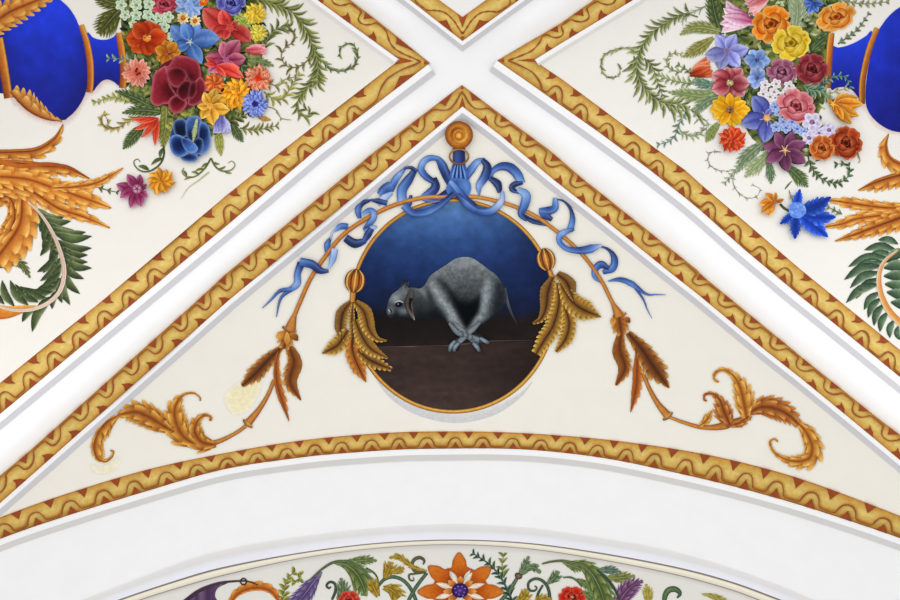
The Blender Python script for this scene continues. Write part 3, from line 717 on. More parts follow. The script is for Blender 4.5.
gold(rr, 'cup', lambda m: (m.acanthus([(619, 315), (620, 325), (622, 335)], [6, 10, 3], 4, AD, AM, AL), m.leaf((615, 317), (611, 325), 3, [AM, AL]), m.leaf((625, 317), (630, 323), 3, [AM, AD])), .0056)
gold(rr, 'collar', lambda m: collar(m, (619.5, 314.5), -12, 7), .0066)
husk(rr, [('husk_leaf', [(628, 333), (641, 348), (653, 366), (669, 388)], [4, 10, 12.5, .6], 8, (1, 1), H2),
          ('husk_leaf', [(637, 350), (637, 368), (636, 388), (630.5, 412.5)], [2, 6.5, 6, .4], 8, (1, -.7), H3),
          ('husk_leaf', [(621, 334), (620, 350), (625, 368), (616, 385.5)], [4, 8.5, 7, 1.2], 9, (1, -1), H1)])
gold(rr, 'lower_rod', lambda m: m.stroke([(642, 370), (649, 388), (658, 404), (668, 416)], [1.8, 2, 2.6, 4.2], [(170, 96, 30), (190, 112, 36)], RX, m=5), .0042)
gold(rr, 'collar', lambda m: collar(m, (667.5, 416), -40, 6), .0052)
gold(rr, 'scroll_stem', lambda m: m.stroke([(669, 417), (685, 423), (703, 427.5), (723, 426), (744, 418)], [1.5, 1.8, 2.2, 4, 2], [(214, 140, 40), (196, 112, 30), (170, 88, 24), (120, 58, 14)], RX, m=5), .0042)
S3, S4 = ((92, 40, 8), (172, 88, 22), (226, 158, 72)), ((116, 56, 10), (206, 130, 34), (246, 206, 116))
for sp, w_, lb, sides, cs in (([(698, 427), (706, 421), (712, 411)], [1, 5.5, .8], 4, (1, .8), S4),
                              ([(730, 425), (724, 411), (720, 400), (712, 393.5), (705, 394.5), (704, 399.5), (707, 401)], [5, 10.5, 9, 4.5, 2.4, 1.6, 1.2], 9, (1, .8), S3),
                              ([(747, 420), (744, 403), (740, 387), (733, 375.5), (724, 370), (716, 372.5), (714, 379), (719, 382)], [5, 11.5, 11, 8, 4, 2.6, 2, 1.2], 10, (.8, 1), S4),
                              ([(728, 426), (738, 423), (749, 416)], [1.6, 6, 2.5], 4, (.3, 1), S3),
                              ([(750, 412), (762, 407), (777, 409), (790, 416), (799, 425)], [4, 11, 11, 8, 3], 8, (1, 1), S3),
                              ([(797, 422), (806, 432), (812, 446), (810, 457), (801, 461), (788, 460), (775, 453), (770, 443), (774, 439), (778, 442)], [2, 8, 10, 11, 9, 6.5, 3.4, 2, 1.6, 1], 13, (1, .8), S4)):
    gold(rr, 'scroll_leaf', lambda m: m.acanthus(sp, [q * 1.15 for q in w_], lb, *cs, sides=sides, depth=.42, sweep=.9, vc=mix(cs[0], cs[1], .3), inner=True), .0048)
def seam(c): return mix(c, (30, 14, 4), .45)
# tassels on the rim of the medallion
def bud(t, c, rx, ry, tilt):
    def f(m):
        m.disc(c, rx, ry, [(196, 120, 40), (180, 104, 34), (150, 82, 24), (96, 48, 14)], tilt, 5, 20)
        for k in (-.7, -.35, 0, .35, .7):
            a = math.radians(tilt); q = []
            for y in (-.92, -.5, 0, .5, .92):
                u, v = rx * k * math.sqrt(1 - y * y) * 1.1, ry * y
                q.append((c[0] + u * cos(a) - v * sin(a), c[1] + u * sin(a) + v * cos(a)))
            m.stroke(q, [.3, .8, .9, .8, .3], [(224, 180, 96), (214, 160, 72)] if abs(k) != .35 else [(88, 44, 12), (110, 56, 16)], m=2)
    gold(t, 'bud', f, .0075)
G1, G2, G3 = ((84, 48, 8), (168, 116, 28), (242, 212, 112)), ((64, 34, 8), (148, 94, 22), (236, 200, 100)), ((120, 56, 8), (188, 106, 24), (224, 164, 66))
for nm, lab, c, b, st, L in (('leaf_tassel', 'golden leaf tassel with striped bud on the medallion rim, in front of the lamb head', (352, 330), ((355, 281), 10.5, 12, 8), [(354, 291), (352.5, 302)],
        [([(358, 350), (370, 360), (392, 369.5)], [4, 7.5, 2], 6, (1, 1), G2), ([(352, 338), (353, 352), (358, 366), (366, 382)], [4, 9, 8, .5], 6, (1, 1), G3),
         ([(355, 320), (362, 336), (371, 349), (388, 358.5)], [5, 8, 6.5, .7], 10, (-1, 1), G1),
         ([(348, 330), (341, 341), (335, 347), (322, 353.5)], [5, 9, 8, .5], 6, (1, 1), G1),
         ([(351, 302), (343.5, 312), (341, 325), (342, 342)], [2.5, 7, 6.5, 1], 9, (1, -1), G2),
         ([(355, 302), (364, 312), (369, 329), (377, 339), (387, 340.5)], [3.5, 8, 7.5, 4, .6], 10, (-1, 1), G1), ([(353, 303), (352, 318), (353, 334), (352, 350)], [1.2, 3.2, 4, 1], 11, (1, 1), G2)]),
      ('leaf_tassel', 'golden leaf tassel with striped bud on the medallion rim, behind the lamb rump', (556, 310), ((546, 259.5), 9.5, 11.5, -14), [(549, 269), (553, 279)],
        [([(564, 305), (569, 322), (566, 338), (556, 352)], [3, 8, 8, 2], 8, (1, 1), G1), ([(560, 283), (570, 299), (582, 309), (601, 317)], [3, 10, 12, .5], 9, (1, 1), G1),
         ([(557, 274), (567, 283), (574, 301)], [4, 8.5, 1.5], 8, (-1, 1), G2), ([(557, 283), (559, 303), (553, 326), (545, 339), (536, 354)], [2, 7, 9, 9, 5], 12, (1, 1), G1),
         ([(553, 277), (548, 292), (546, 308), (541, 319), (532.5, 323.5)], [3, 8.5, 7, 4.5, 1], 11, (1, -1), G2)])):
    t = thing(nm, lab, 'tassel', c)
    gold(t, 'stem', lambda m: m.stroke(st, [2.2, 2.4], AM, RX, m=5), .0066)
    for sp, w_, lb, sides, cs in L:
        dp = (.06, .35) if sides[0] < 0 else (.35, .06) if sides[1] < 0 else .36
        gold(t, 'leaf', lambda m: m.acanthus(sp, w_, int(lb * 1.4), cs[0], lt_(cs[1]), cs[2], sides=(abs(sides[0]), abs(sides[1])), depth=tuple(q * .75 for q in dp) if isinstance(dp, tuple) else dp * .75, sweep=.6, vc=seam(cs[0])), .0075)
    bud(t, *b)
for pts, lab in (([(224, 397), (236, 384), (250, 378), (262, 384), (256, 400), (246, 412), (232, 414)], 'pale yellow smudge on the plaster beside the left husk'), ([(91, 464), (101, 467), (113, 461), (119, 457), (120, 463), (113, 471), (101, 474), (92, 470)], 'pale yellow smudge under the hooked end of the left scroll')):
    m = MB(h=.0019, dh=0); m.poly(pts, (241, 231, 192), step=3, edge=((243, 238, 224), 4, .9)); single(m, 'paint_smudge', lab, 'smudge', pts[0], OIL)
# ---------------------------------------------------------------- flower and leaf painters
def dk(c, f): return tuple(v * f for v in c)
def lt(c, f): return mix(c, (255, 250, 240), f)
def part(t, nm, fn, h, mat=PETAL, p=None):
    m = MB(h=h); fn(m)
    return sub(m, nm, mat, p) if p else m.build(nm, mat, t)
Z = [0.002]
def zz(d=.00027):
    Z[0] += d; return Z[0]
def flower(lab, c, r, n, cols, cen=None, cr_=.22, w=.42, rot=0, sq=1, ang=0, ring2=None, group=None, tip=.6, rib=None, name='flower', jit=.08, bend=0):
    """open flower: separate petals round a middle"""
    t = thing(name, lab, 'flower', c, group); h = zz()
    a0 = math.radians(ang); k = 0
    rings = [(n, r, cols, w, rot)] + ([ring2] if ring2 else [])
    for (n_, r_, cs, w_, ro) in rings:
        order = list(range(n_)); random.shuffle(order)
        for i in order:
            a = math.radians(ro) + 2 * pi * i / n_ + random.uniform(-jit, jit)
            L = r_ * random.uniform(.92, 1.06); x, y = L * cos(a), L * sin(a) * sq
            e = (c[0] + x * cos(a0) - y * sin(a0), c[1] + x * sin(a0) + y * cos(a0))
            aa = math.atan2(e[1] - c[1], e[0] - c[0]); rr = hyp(e[0] - c[0], e[1] - c[1])
            f = random.uniform(.88, 1.1); dark, lite = dk(cs[0], .8), lt(cs[-1], .25)
            cross = [(-1, lite, .55), (-.45, cs[-1], .1), (0, rib or dark, .45 if rib else .25), (.5, cs[-1], .1), (1, dark, .45)]
            k += 1
            part(t, 'petal', lambda m: m.petal(c, aa, rr * .06, rr, w_ * rr * .95, [dk(q, f) for q in cs], cross, blunt=tip, bend=bend + random.uniform(-.05, .05)), h + k * .00003)
    if cen:
        part(t, 'flower_center', lambda m: (m.disc(c, r * cr_, r * cr_ * (sq if sq < 1 else 1), cen, ang, 3, 12, jag=.08), [m.disc((c[0] + r * cr_ * random.uniform(-.7, .7), c[1] + r * cr_ * random.uniform(-.7, .7)), r * cr_ * .22, None, random.choice([dk(cen[0], .6), lt(cen[0], .4)]), 0, 1, 6) for _ in range(6)]), h + (k + 1) * .00003)
    return t
def star(lab, c, tips, w, cols, cen=None, cr_=3, rib=None, group=None, name='flower', toothed=0):
    """flower with pointed petals, every tip given"""
    t = thing(name, lab, 'flower', c, group); h = zz(); k = 0
    for i, p in enumerate(tips):
        f = random.uniform(.88, 1.1); cs = [dk(q, f) for q in cols]; k += 1
        d = hyp(p[0] - c[0], p[1] - c[1]); ww = w * d
        b = random.uniform(-.08, .08)
        if toothed:
            part(t, 'petal', lambda m: m.acanthus([c, ((c[0] + p[0]) / 2 - (p[1] - c[1]) * b, (c[1] + p[1]) / 2 + (p[0] - c[0]) * b), p], [.8, ww, ww * .9, .6], toothed, cs[0], cs[len(cs) // 2], cs[-1], depth=.28, sweep=.6, vc=rib or cs[0]), h + k * .00004)
        else:
            part(t, 'petal', lambda m: (m.leaf(c, p, ww, cs, b, [(-1, lt(cs[-1], .3), .6), (-.4, cs[-1], .1), (0, rib or dk(cs[0], .75), .5), (.4, cs[-1], .1), (1, dk(cs[0], .75), .6)], n=9, m=7, belly=.5)), h + k * .00004)
    if cen: part(t, 'flower_center', lambda m: (m.disc(c, cr_, cr_, cen, 0, 2, 10), [m.stroke([c, (c[0] + 1.9 * cr_ * cos(q), c[1] + 1.9 * cr_ * sin(q))], [.4, .3], lt(cen[0], .3), m=2) for q in (0.3, 1.5, 2.9, 4.1, 5.2)]), h + (k + 1) * .00004)
    return t
def rose(lab, c, rx, ry, cd_, cm, cl, ang=0, n=6, group=None, name='rose', turn=0, core=None):
    """full rose: broad outer petals, cupped inner petals, dark heart"""
    t = thing(name, lab, 'flower', c, group); h = zz(); a0 = math.radians(ang); k = 0
    part(t, 'petal_base', lambda m: m.disc(c, rx * .85, ry * .85, [dk(cd_, .7), cd_, dk(cm, .8)], ang, 3, 18), h)
    def q(f, a, dx=0, dy=0):
        x, y = rx * f * cos(a) + dx * rx, ry * f * sin(a) + dy * ry
        return (c[0] + x * cos(a0) - y * sin(a0), c[1] + x * sin(a0) + y * cos(a0))
    for i in range(n):
        a = math.radians(turn) + 2 * pi * i / n + random.uniform(-.15, .15); f = random.uniform(.9, 1.1); s = random.uniform(.46, .58); k += 1
        o = [q(.30, a), q(.52, a - s), q(.86, a - s * .95), q(1.0, a - s * .4), q(.95, a + .02), q(1.02, a + s * .45), q(.86, a + s * .95), q(.52, a + s)]
        def col(x, y, a=a, f=f):
            u = hyp((x - c[0]) / rx, (y - c[1]) / ry)
            return dk(ramp([cd_, cd_, cm, cm, lt(cm, .12)], u / 1.05), f)
        part(t, 'outer_petal', lambda m: m.poly(o, col, step=max(1.6, rx * .14), closed_step=max(1.2, rx * .1), edge=(cl, max(1.6, rx * .16), .75)), h + k * .00003)
    for i in range(5):
        a = math.radians(turn) + 1.1 + i * 2.4; f0 = .62 - i * .085; k += 1; sp = .95 - .06 * i
        P = [q(f0, a + sp * (j / 6 * 2 - 1), 0, 0) for j in range(7)]
        wd = min(rx, ry) * (.22 - .018 * i)
        part(t, 'inner_petal', lambda m: m.stroke(P, [wd * .25, wd, wd * 1.15, wd, wd * .25], [dk(cm, .85), cm, lt(cm, .15), cm, dk(cm, .85)], [(-1, cd_, .9), (-.2, cm, .15), (.55, cl, .5), (.8, cl, .95), (1, dk(cd_, .8), .5)], m=7), h + k * .00003)
    part(t, 'heart', lambda m: m.disc(c, rx * .2, ry * .2, core or [dk(cd_, .6), dk(cd_, .8), cm], ang, 3, 10), h + (k + 1) * .00003)
    return t
def mum(lab, c, r, cols, n=16, cen=None, group=None, lay=3, dirn=None, name='chrysanthemum', curl=.25):
    """many narrow petals in layers"""
    t = thing(name, lab, 'flower', c, group); h = zz(); k = 0
    part(t, 'petal_base', lambda m: m.disc(c, r * .8, r * .8, [dk(cols[0], .8), dk(cols[0], .95), cols[1]], 0, 3, 18, jag=.08), h)
    for l in range(lay):
        R = r * (1 - l * .28); nn = max(6, int(n * (1 - l * .22))); k += 1
        for i in range(nn):
            a = 2 * pi * (i + .5 * (l % 2)) / nn + random.uniform(-.12, .12); f = random.uniform(.8, 1.14)
            L = R * random.uniform(.86, 1.08)
            off_ = (dirn[0] * r * .16 * l, dirn[1] * r * .16 * l) if dirn else (0, 0)
            b = (c[0] + off_[0], c[1] + off_[1])
            part(t, 'petal', lambda m: m.leaf(b, (b[0] + L * cos(a), b[1] + L * sin(a)), max(.9, r * .14), [dk(cols[0], f), dk(cols[1], f), dk(cols[-1], f)], random.uniform(0, curl), [(-1, lt(cols[-1], .3), .6), (0, cols[1], .1), (1, dk(cols[0], .75), .7)], n=6, m=5, base=.5, belly=.7), h + k * .00008 + i * .000003)
    if cen: part(t, 'flower_center', lambda m: m.disc(c, r * .24, r * .24, cen, 0, 2, 10, jag=.12), h + (k + 1) * .00008)
    return t
def blossom(c, r, pc, cc, group, lab, n=5, rot=0):
    """tiny blossom"""
    t = thing('blossom', lab, 'flower', c, group); h = zz(.0004)
    for i in range(n):
        a = math.radians(rot) + 2 * pi * i / n
        part(t, 'petal', lambda m: m.disc((c[0] + r * .55 * cos(a), c[1] + r * .55 * sin(a)), r * .5, r * .42, [dk(pc, .86), pc, lt(pc, .35)], math.degrees(a), 2, 9), h + i * .00002)
    part(t, 'flower_center', lambda m: (m.disc(c, r * .28, None, cc, 0, 2, 8), m.disc((c[0] + .2 * r, c[1] + .1 * r), r * .1, None, dk(cc, .45), 0, 1, 6)), h + .00014)
    return t
def tulip(lab, base, tip, w, cols, group=None, name='tulip', n=3, spread=.35):
    """closed cup: overlapping pointed petals from a base"""
    t = thing(name, lab, 'flower', base, group); h = zz(); dx, dy = tip[0] - base[0], tip[1] - base[1]
    order = [(-1, .9), (1, .94)] + ([(-.5, 1.0), (.5, .98)] if n > 3 else []) + [(0, .97)]
    for k, (s, f) in enumerate(order):
        e = (base[0] + dx * f - dy * s * spread, base[1] + dy * f + dx * s * spread); g = random.uniform(.9, 1.08)
        part(t, 'petal', lambda m: m.leaf(base, e, w * (1 if s else .85), [dk(q, g) for q in cols], -.14 * s, [(-1, lt(cols[-1], .5), .75), (-.5, cols[-1], .2), (0, cols[0], .4), (.5, cols[-1], .15), (1, dk(cols[0], .75), .6)], n=10, m=7, base=.5, belly=.45), h + k * .00004)
    return t
def sprig(lab, spine, n, ln, w, cols, ang=48, taper=.35, stem=None, name='leaf_sprig', sides=(1, 1), h=None, group=None, sw=.7, curl=.15, start=.06, cat='leaves'):
    """stem with paired leaflets"""
    P = cr(spine, 80); N = normals(P); t = thing(name, lab, cat, P[len(P) // 2], group); h = h or .0016
    stem = stem or dk(cols[0], 1.1); ln *= 1.3; w *= .95; n = max(3, int(n * .85 + .5)); taper = max(taper, .62)
    part(t, 'stem', lambda m: m.stroke(spine, [sw, sw * .8, sw * .4], [stem, lt(stem, .25), stem], m=2), h, GREEN)
    m = MB(h=h + .0002, dh=.000004)
    for i in range(n):
        f = start + (1 - start) * i / (n - 1) if n > 1 else .5
        j = min(len(P) - 1, int(f * (len(P) - 1))); p = P[j]; tx, ty = N[j][1], -N[j][0]
        for s in (-1, 1):
            k = sides[0] if s < 0 else sides[1]
            if not k: continue
            L = ln * k * (1 - (1 - taper) * f) * random.uniform(.8, 1.15); a = math.radians(ang + random.uniform(-10, 10)); g = random.uniform(.78, 1.16)
            e = (p[0] + L * (tx * cos(a) + s * N[j][0] * sin(a)), p[1] + L * (ty * cos(a) + s * N[j][1] * sin(a)))
            m.leaf(p, e, w * (L / ln) ** .5, [dk(cols[0], g), dk(cols[1 % len(cols)], g), dk(cols[-1], g)], -s * curl, [(-1, lt(cols[-1], .45), .55), (0, cols[0], .1), (1, dk(cols[0], .7), .5)], n=6, m=3)
    m.build('foliage', GREEN, t)
    return t
def fern(lab, spine, w, lobes, cols, h=None, depth=.5, name='fern_leaf', group=None, vc=None):
    """toothed green leaf with its midrib"""
    P = cr(spine, 20); t = thing(name, lab, 'leaf', P[10], group); h = h or .0018
    part(t, 'blade', lambda m: m.acanthus(spine, w, int(lobes * 1.5), *cols, depth=.62, sweep=1, vein=False, inner=True), h, GREEN)
    part(t, 'midrib', lambda m: m.stroke(spine, [.7, .5, .2], vc or lt(cols[1], .25), m=2), h + .0004, GREEN)
    return t
def curl(lab, spine, w, cols, name='tendril', leaves=None, h=None, group=None):
    """thin painted tendril"""
    t = thing(name, lab, 'tendril', spine[len(spine) // 2], group); h = h or .0014
    part(t, 'stem', lambda m: m.stroke(spine, w, cols, m=2), h, GREEN)
    if leaves: part(t, 'foliage', lambda m: [m.leaf(a, b, q, cols, .1, n=6) for a, b, q in leaves], h + .0002, GREEN)
    return t
def blowsy(lab, c, r, plist, cd_, cm, cl, name='peony', edge=3):
    """full-blown flower whose petals are each given by an outline"""
    t = thing(name, lab, 'flower', c); h = zz()
    part(t, 'petal_base', lambda m: m.disc(c, r[0], r[1], [dk(cd_, .7), cd_, dk(cm, .8)], 0, 3, 20), h)
    for k, (o, f, hc) in enumerate(plist):
        def col(x, y):
            u = hyp((x - hc[0]) / r[0], (y - hc[1]) / r[1])
            return dk(ramp([dk(cd_, .75), cd_, mix(cd_, cm, .7), cm, lt(cm, .1)], u / .95), f * (.92 + .16 * vnoise(x * .4, y * .4)))
        part(t, 'petal', lambda m: m.poly(o, col, step=1.8, closed_step=1.5, edge=(cl, edge * random.uniform(.7, 1.2), random.uniform(.45, .75))), h + (k + 1) * .00016)
    return t
def leaf_bed(lab, outline, cols, n, seeds):
    """crowded small leaves filling the gaps of a bouquet"""
    t = thing('leaf_bed', lab, 'leaves', outline[0])
    part(t, 'ground', lambda m: m.poly(outline, lambda x, y: ramp(cols, vnoise(x * .3, y * .3) * .7 + vnoise(x * .11, y * .11) * .4 - .08), step=2.4), .0008, GREEN)
    m = MB(h=.0012, dh=.000003); xs = [p[0] for p in outline]; ys = [p[1] for p in outline]; k = 0
    while k < n:
        p = (random.uniform(min(xs), max(xs)), random.uniform(min(ys), max(ys)))
        if not inside(p, outline): continue
        a = random.uniform(0, 6.28); L = random.uniform(5, 11); c = random.choice(seeds); g = random.uniform(.7, 1.2); k += 1
        m.leaf(p, (p[0] + L * cos(a), p[1] + L * sin(a)), random.uniform(1.1, 2.4), [dk(c, .6 * g), dk(c, g), dk(c, .9 * g)], random.uniform(-.2, .2), [(-1, lt(c, .5), .5), (0, c, .1), (1, dk(c, .5), .6)], n=6, m=3)
    m.build('foliage', GREEN, t)
DG, MG, LG = (44, 62, 30), (86, 106, 54), (150, 164, 96)
OLV = [(78, 92, 44), (126, 136, 76), (176, 180, 120)]
YG = ((120, 120, 40), (176, 172, 76), (220, 212, 140))
DKG = ((30, 46, 26), (66, 88, 48), (132, 148, 92))
GGR = ((66, 90, 70), (116, 138, 108), (178, 192, 160))
# ---------------------------------------------------------------- left vase
BL1, BL2, BL3 = (18, 34, 168), (26, 50, 204), (14, 22, 110)
v = thing('vase', 'large ultramarine vase lying on its side in the left field, with golden bands', 'vase', (60, 60))
part(v, 'painted_shadow_edge', lambda m: m.stroke([(8, 96), (20, 108), (38, 119), (56, 123.5), (64, 123), (76, 114), (85, 99), (91, 93), (97, 90), (102, 84), (109, 81), (117, 84.5), (126, 90)], [1.5, 3, 3.4, 3, 2.6, 3, 3, 2.4, 2.4, 2.6, 2.6, 2.4, 1], [(228, 212, 202), (218, 198, 194)], [(-1, (206, 176, 176), .6), (1, (240, 234, 226), .8)], m=3), .0008, OIL)  # shadow along the vase's lower edge, painted as a pinkish stroke
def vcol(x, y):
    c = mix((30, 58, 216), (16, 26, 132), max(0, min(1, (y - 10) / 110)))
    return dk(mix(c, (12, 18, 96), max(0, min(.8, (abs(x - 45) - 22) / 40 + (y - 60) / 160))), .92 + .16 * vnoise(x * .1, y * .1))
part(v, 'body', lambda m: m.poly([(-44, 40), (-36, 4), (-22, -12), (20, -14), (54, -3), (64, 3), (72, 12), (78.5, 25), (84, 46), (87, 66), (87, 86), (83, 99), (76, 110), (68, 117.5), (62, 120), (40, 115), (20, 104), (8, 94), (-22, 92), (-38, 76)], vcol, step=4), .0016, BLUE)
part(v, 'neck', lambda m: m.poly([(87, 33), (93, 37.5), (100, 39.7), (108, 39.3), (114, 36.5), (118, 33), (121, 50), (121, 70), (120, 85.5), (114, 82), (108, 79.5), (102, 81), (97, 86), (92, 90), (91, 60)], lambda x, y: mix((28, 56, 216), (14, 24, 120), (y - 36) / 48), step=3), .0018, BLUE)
XB = [(-1, (96, 40, 8), .8), (-.2, (190, 96, 24), .3), (.45, (220, 150, 48), .7), (.8, (236, 190, 80), .9), (1, (130, 64, 14), .8)]
XB2 = [(-a, b, c) for a, b, c in XB[::-1]]
part(v, 'shoulder_band', lambda m: m.stroke([(81, 25), (86.5, 42), (90, 62), (90.5, 80), (89.5, 92.5)], [2.6, 3.2, 3.4, 3.4, 3.2], [(214, 140, 50), (190, 96, 28), (150, 66, 18)], XB2, m=7), .0024, GILT)
part(v, 'rim', lambda m: m.stroke([(118.5, 33), (121, 46), (123, 62), (123.5, 76), (122.5, 88)], [3, 3.6, 3.4, 3.4, 3.6], [(214, 130, 40), (180, 84, 24), (160, 70, 20)], XB2, m=7), .0024, GILT)
part(v, 'foot_band', lambda m: m.stroke([(-1, 38), (2, 56), (5, 76), (8.5, 98)], [4, 4.4, 4.6, 4.4], [(210, 140, 40), (180, 96, 28), (120, 54, 14)], XB2, m=7), .0024, GILT)
part(v, 'gilded_leaf', lambda m: m.acanthus([(62, 121.5), (46, 119), (28, 110), (10, 92)], [.8, 10, 13, 6], 9, (120, 54, 10), (200, 124, 44), (236, 194, 110), sides=(.12, 1.4), depth=.4, sweep=.5, inner=True), .0026, GILT)
part(v, 'gilded_leaf', lambda m: m.acanthus([(-12, 27), (8, 13), (28, 4), (51, -5)], [13, 15, 11, 5], 9, (140, 62, 12), (206, 126, 40), (232, 186, 94), sides=(1.0, 1.15), depth=.4, sweep=.5, inner=True), .0026, GILT)
# ---------------------------------------------------------------- left foliage behind the bouquet
fern('broad dark green leaf above the neck of the left vase', [(122, 8), (112, 18), (99, 34)], [4, 13, 11, 2], 7, ((36, 44, 18), (76, 84, 36), (140, 140, 70)))
fern('dark green leaf cut by the top edge, above the left vase neck', [(122, 4), (110, 2), (96, -4)], [4, 9, 8, 2], 6, ((40, 50, 22), (84, 92, 42), (140, 140, 74)))
fern('dark fern under the pink aster, pointing left to the vase', [(150, 106), (134, 98), (115, 91)], [5, 7, 6, .5], 7, DKG)
fern('dark fern behind the red spidery flower, pointing left', [(160, 112), (140, 110), (122, 113)], [5, 7, 5, .5], 7, DKG)
sprig('pale yellow-green sprig pointing left below the left vase neck', [(132, 102), (114, 97), (96, 102)], 9, 6, 1.9, [(120, 124, 56), (170, 172, 96), (206, 204, 140)])
fern('small dark fern left of the red spidery flower, pointing down', [(141, 128), (132, 138), (123, 149)], [6, 7, 5, .5], 7, DKG)
fern('upright green fern right of the red spidery flower', [(166, 104), (166, 122), (163, 146)], [5, 8, 7, 2], 9, ((70, 84, 32), (124, 132, 56), (182, 180, 100)))
curl('spiral tendril with dark leaves below the upright green fern', [(163, 144), (164, 154), (160, 164), (150, 171), (141, 171), (135, 166), (134, 161), (138, 159), (140, 162)], [1, 1, 1, .9, .8, .6, .4], [(70, 84, 44), (120, 130, 84)], leaves=[((163, 148), (160, 158), 2), ((163, 158), (151, 165), 2), ((149, 170), (138, 166), 2.2)])
sprig('gold-green leafy curl left of the red spidery flower', [(140, 116), (128, 121), (118, 128), (108, 129), (101, 124), (100, 118), (104, 115), (107, 119)], 12, 9, 1.8, [(130, 112, 40), (176, 160, 84), (220, 208, 150)], ang=32, taper=.45, sides=(.7, 1))
fern('yellow-green leaf hanging below the lilac bells', [(218, 127), (219, 140), (221, 156)], [3, 5.5, 4.5, .5], 7, ((96, 108, 40), (150, 156, 70), (206, 202, 130)))
fern('small dark fern below the golden lily', [(232, 124), (237, 133), (243, 142)], [3, 6, 4, .5], 6, DKG)
sprig('olive sprig pointing right below the blue cornflower', [(240, 128), (256, 130), (275, 126)], 8, 8, 1.4, [(96, 100, 40), (140, 138, 60), (170, 164, 90)])
fern('tiny golden leaf below the blue cornflower', [(256, 114), (262, 118), (271, 120)], [1.5, 3.4, .5], 4, ((120, 84, 20), (176, 130, 36), (214, 180, 80)))
sprig('dark olive tuft between the golden lily and the blue cornflower', [(228, 122), (238, 118), (247, 114)], 5, 8, 2.4, [(60, 70, 26), (96, 104, 40), (140, 144, 70)])
curl('leafy tendril curling left below the blue rose', [(211, 158), (205, 168), (196, 176), (187, 177), (182, 172), (184, 168)], [.9, .9, .8, .7, .5], [(96, 100, 50), (150, 150, 96)], leaves=[((209, 163), (201, 168), 1.3), ((204, 169), (195, 171), 1.3), ((199, 174), (191, 172), 1.3), ((193, 177), (184, 180), 1.2), ((187, 176), (182, 170), 1.3)])
curl('thin pale tail hanging below the blue rose', [(209, 172), (199, 180), (188, 188), (181, 199)], [.9, .7, .4], [(186, 186, 150), (210, 208, 186)])
curl('small curled tendril right of the blue rose', [(211, 158), (215, 166), (222, 171), (231, 170), (235, 165), (232, 161), (228, 163)], [.9, .9, .8, .6, .4], [(96, 108, 56), (150, 156, 104)], leaves=[((213, 162), (220, 164), 1.2), ((218, 169), (226, 166), 1.2), ((224, 171), (232, 173), 1.1)])
G1_ = [(84, 96, 40), (128, 136, 66), (186, 188, 124)]
sprig('tall leafy frond sweeping from the top edge down the right of the left bouquet', [(246, -6), (268, 2), (292, 12), (305, 28), (312, 44), (318, 64), (318, 80)], 24, 15, 2.0, G1_, taper=.6, ang=40)
sprig('leafy scroll ending in a spiral at the tip of the left field', [(314, 48), (322, 61), (331, 69), (343, 71), (354, 66), (358, 56), (355, 47), (348, 44), (341, 47), (340, 53)], 17, 9, 1.5, [(70, 90, 46), (120, 134, 80), (180, 188, 140)], taper=.45, sides=(1.1, .55), ang=34)
sprig('drooping frond ending in a small hook above the gold border of the left field', [(318, 62), (317, 76), (308, 87), (300, 96), (297, 106), (300, 114), (306, 116), (310, 112), (307, 110)], 15, 12, 1.8, G1_, taper=.3, ang=38)
sprig('S-shaped frond curling between the pink tulip and the tall frond', [(264, 50), (268, 38), (276, 29), (287, 27)], 8, 11, 1.8, [(74, 88, 40), (118, 128, 66), (170, 174, 120)], taper=.7)
sprig('curled frond with a rust-red tip left of the tall frond', [(317, 48), (310, 58), (300, 66), (289, 67), (282, 60), (282, 52), (287, 46), (293, 42), (295, 34), (289, 27)], 15, 9, 1.5, [(92, 90, 46), (136, 128, 66), (176, 160, 100)], taper=.7, sides=(1, .5))
sprig('yellow-green frond arching right of the red aster', [(264, 92), (274, 99), (284, 98), (290, 88), (298, 76)], 10, 9, 1.6, [(120, 120, 50), (164, 160, 86), (206, 200, 140)])
sprig('small yellow-green frond below the curled frond, at the right of the red aster', [(266, 82), (278, 86), (284, 80), (294, 77)], 6, 7, 1.3, [(110, 116, 60), (160, 160, 100), (200, 198, 150)])
curl('thin bare tendril right of the blue cornflower', [(266, 106), (276, 110), (281, 118), (291, 120)], [.4, .6, .4], [(130, 130, 90), (170, 170, 140)], leaves=[((276, 111), (280, 115), .9), ((282, 118), (280, 121), .8)])
fern('dull green leaf between the pink tulip and the red aster', [(248, 60), (262, 62), (274, 66)], [2, 4.5, 4, .5], 4, ((58, 84, 40), (104, 126, 72), (160, 170, 112)))
for k, (pts, w_) in enumerate((([(140, 62), (130, 60), (110, 58)], 3), ([(206, 70), (214, 74), (222, 76)], 4), ([(200, 118), (206, 126), (212, 132)], 5), ([(240, 66), (246, 74), (246, 84)], 6), ([(190, 112), (180, 122), (172, 126)], 6))):
    sprig(('teal sprig lying across the neck of the left vase', 'pale green leaflets between the peony and the pink lily', 'green leaflets between the blue rose and the golden lily', 'green leaflets between the pink lily and the red aster', 'yellow-green leaflets between the peony and the blue rose')[k], pts, 6, 7, w_ * .55, [[(70, 110, 90), (130, 160, 130), (180, 200, 170)], [(120, 150, 100), (190, 206, 160), (226, 232, 200)], [(80, 104, 50), (130, 150, 80), (190, 196, 130)], [(54, 80, 36), (90, 116, 60), (150, 164, 100)], [(110, 120, 40), (164, 164, 70), (206, 200, 120)]][k], h=.0022)
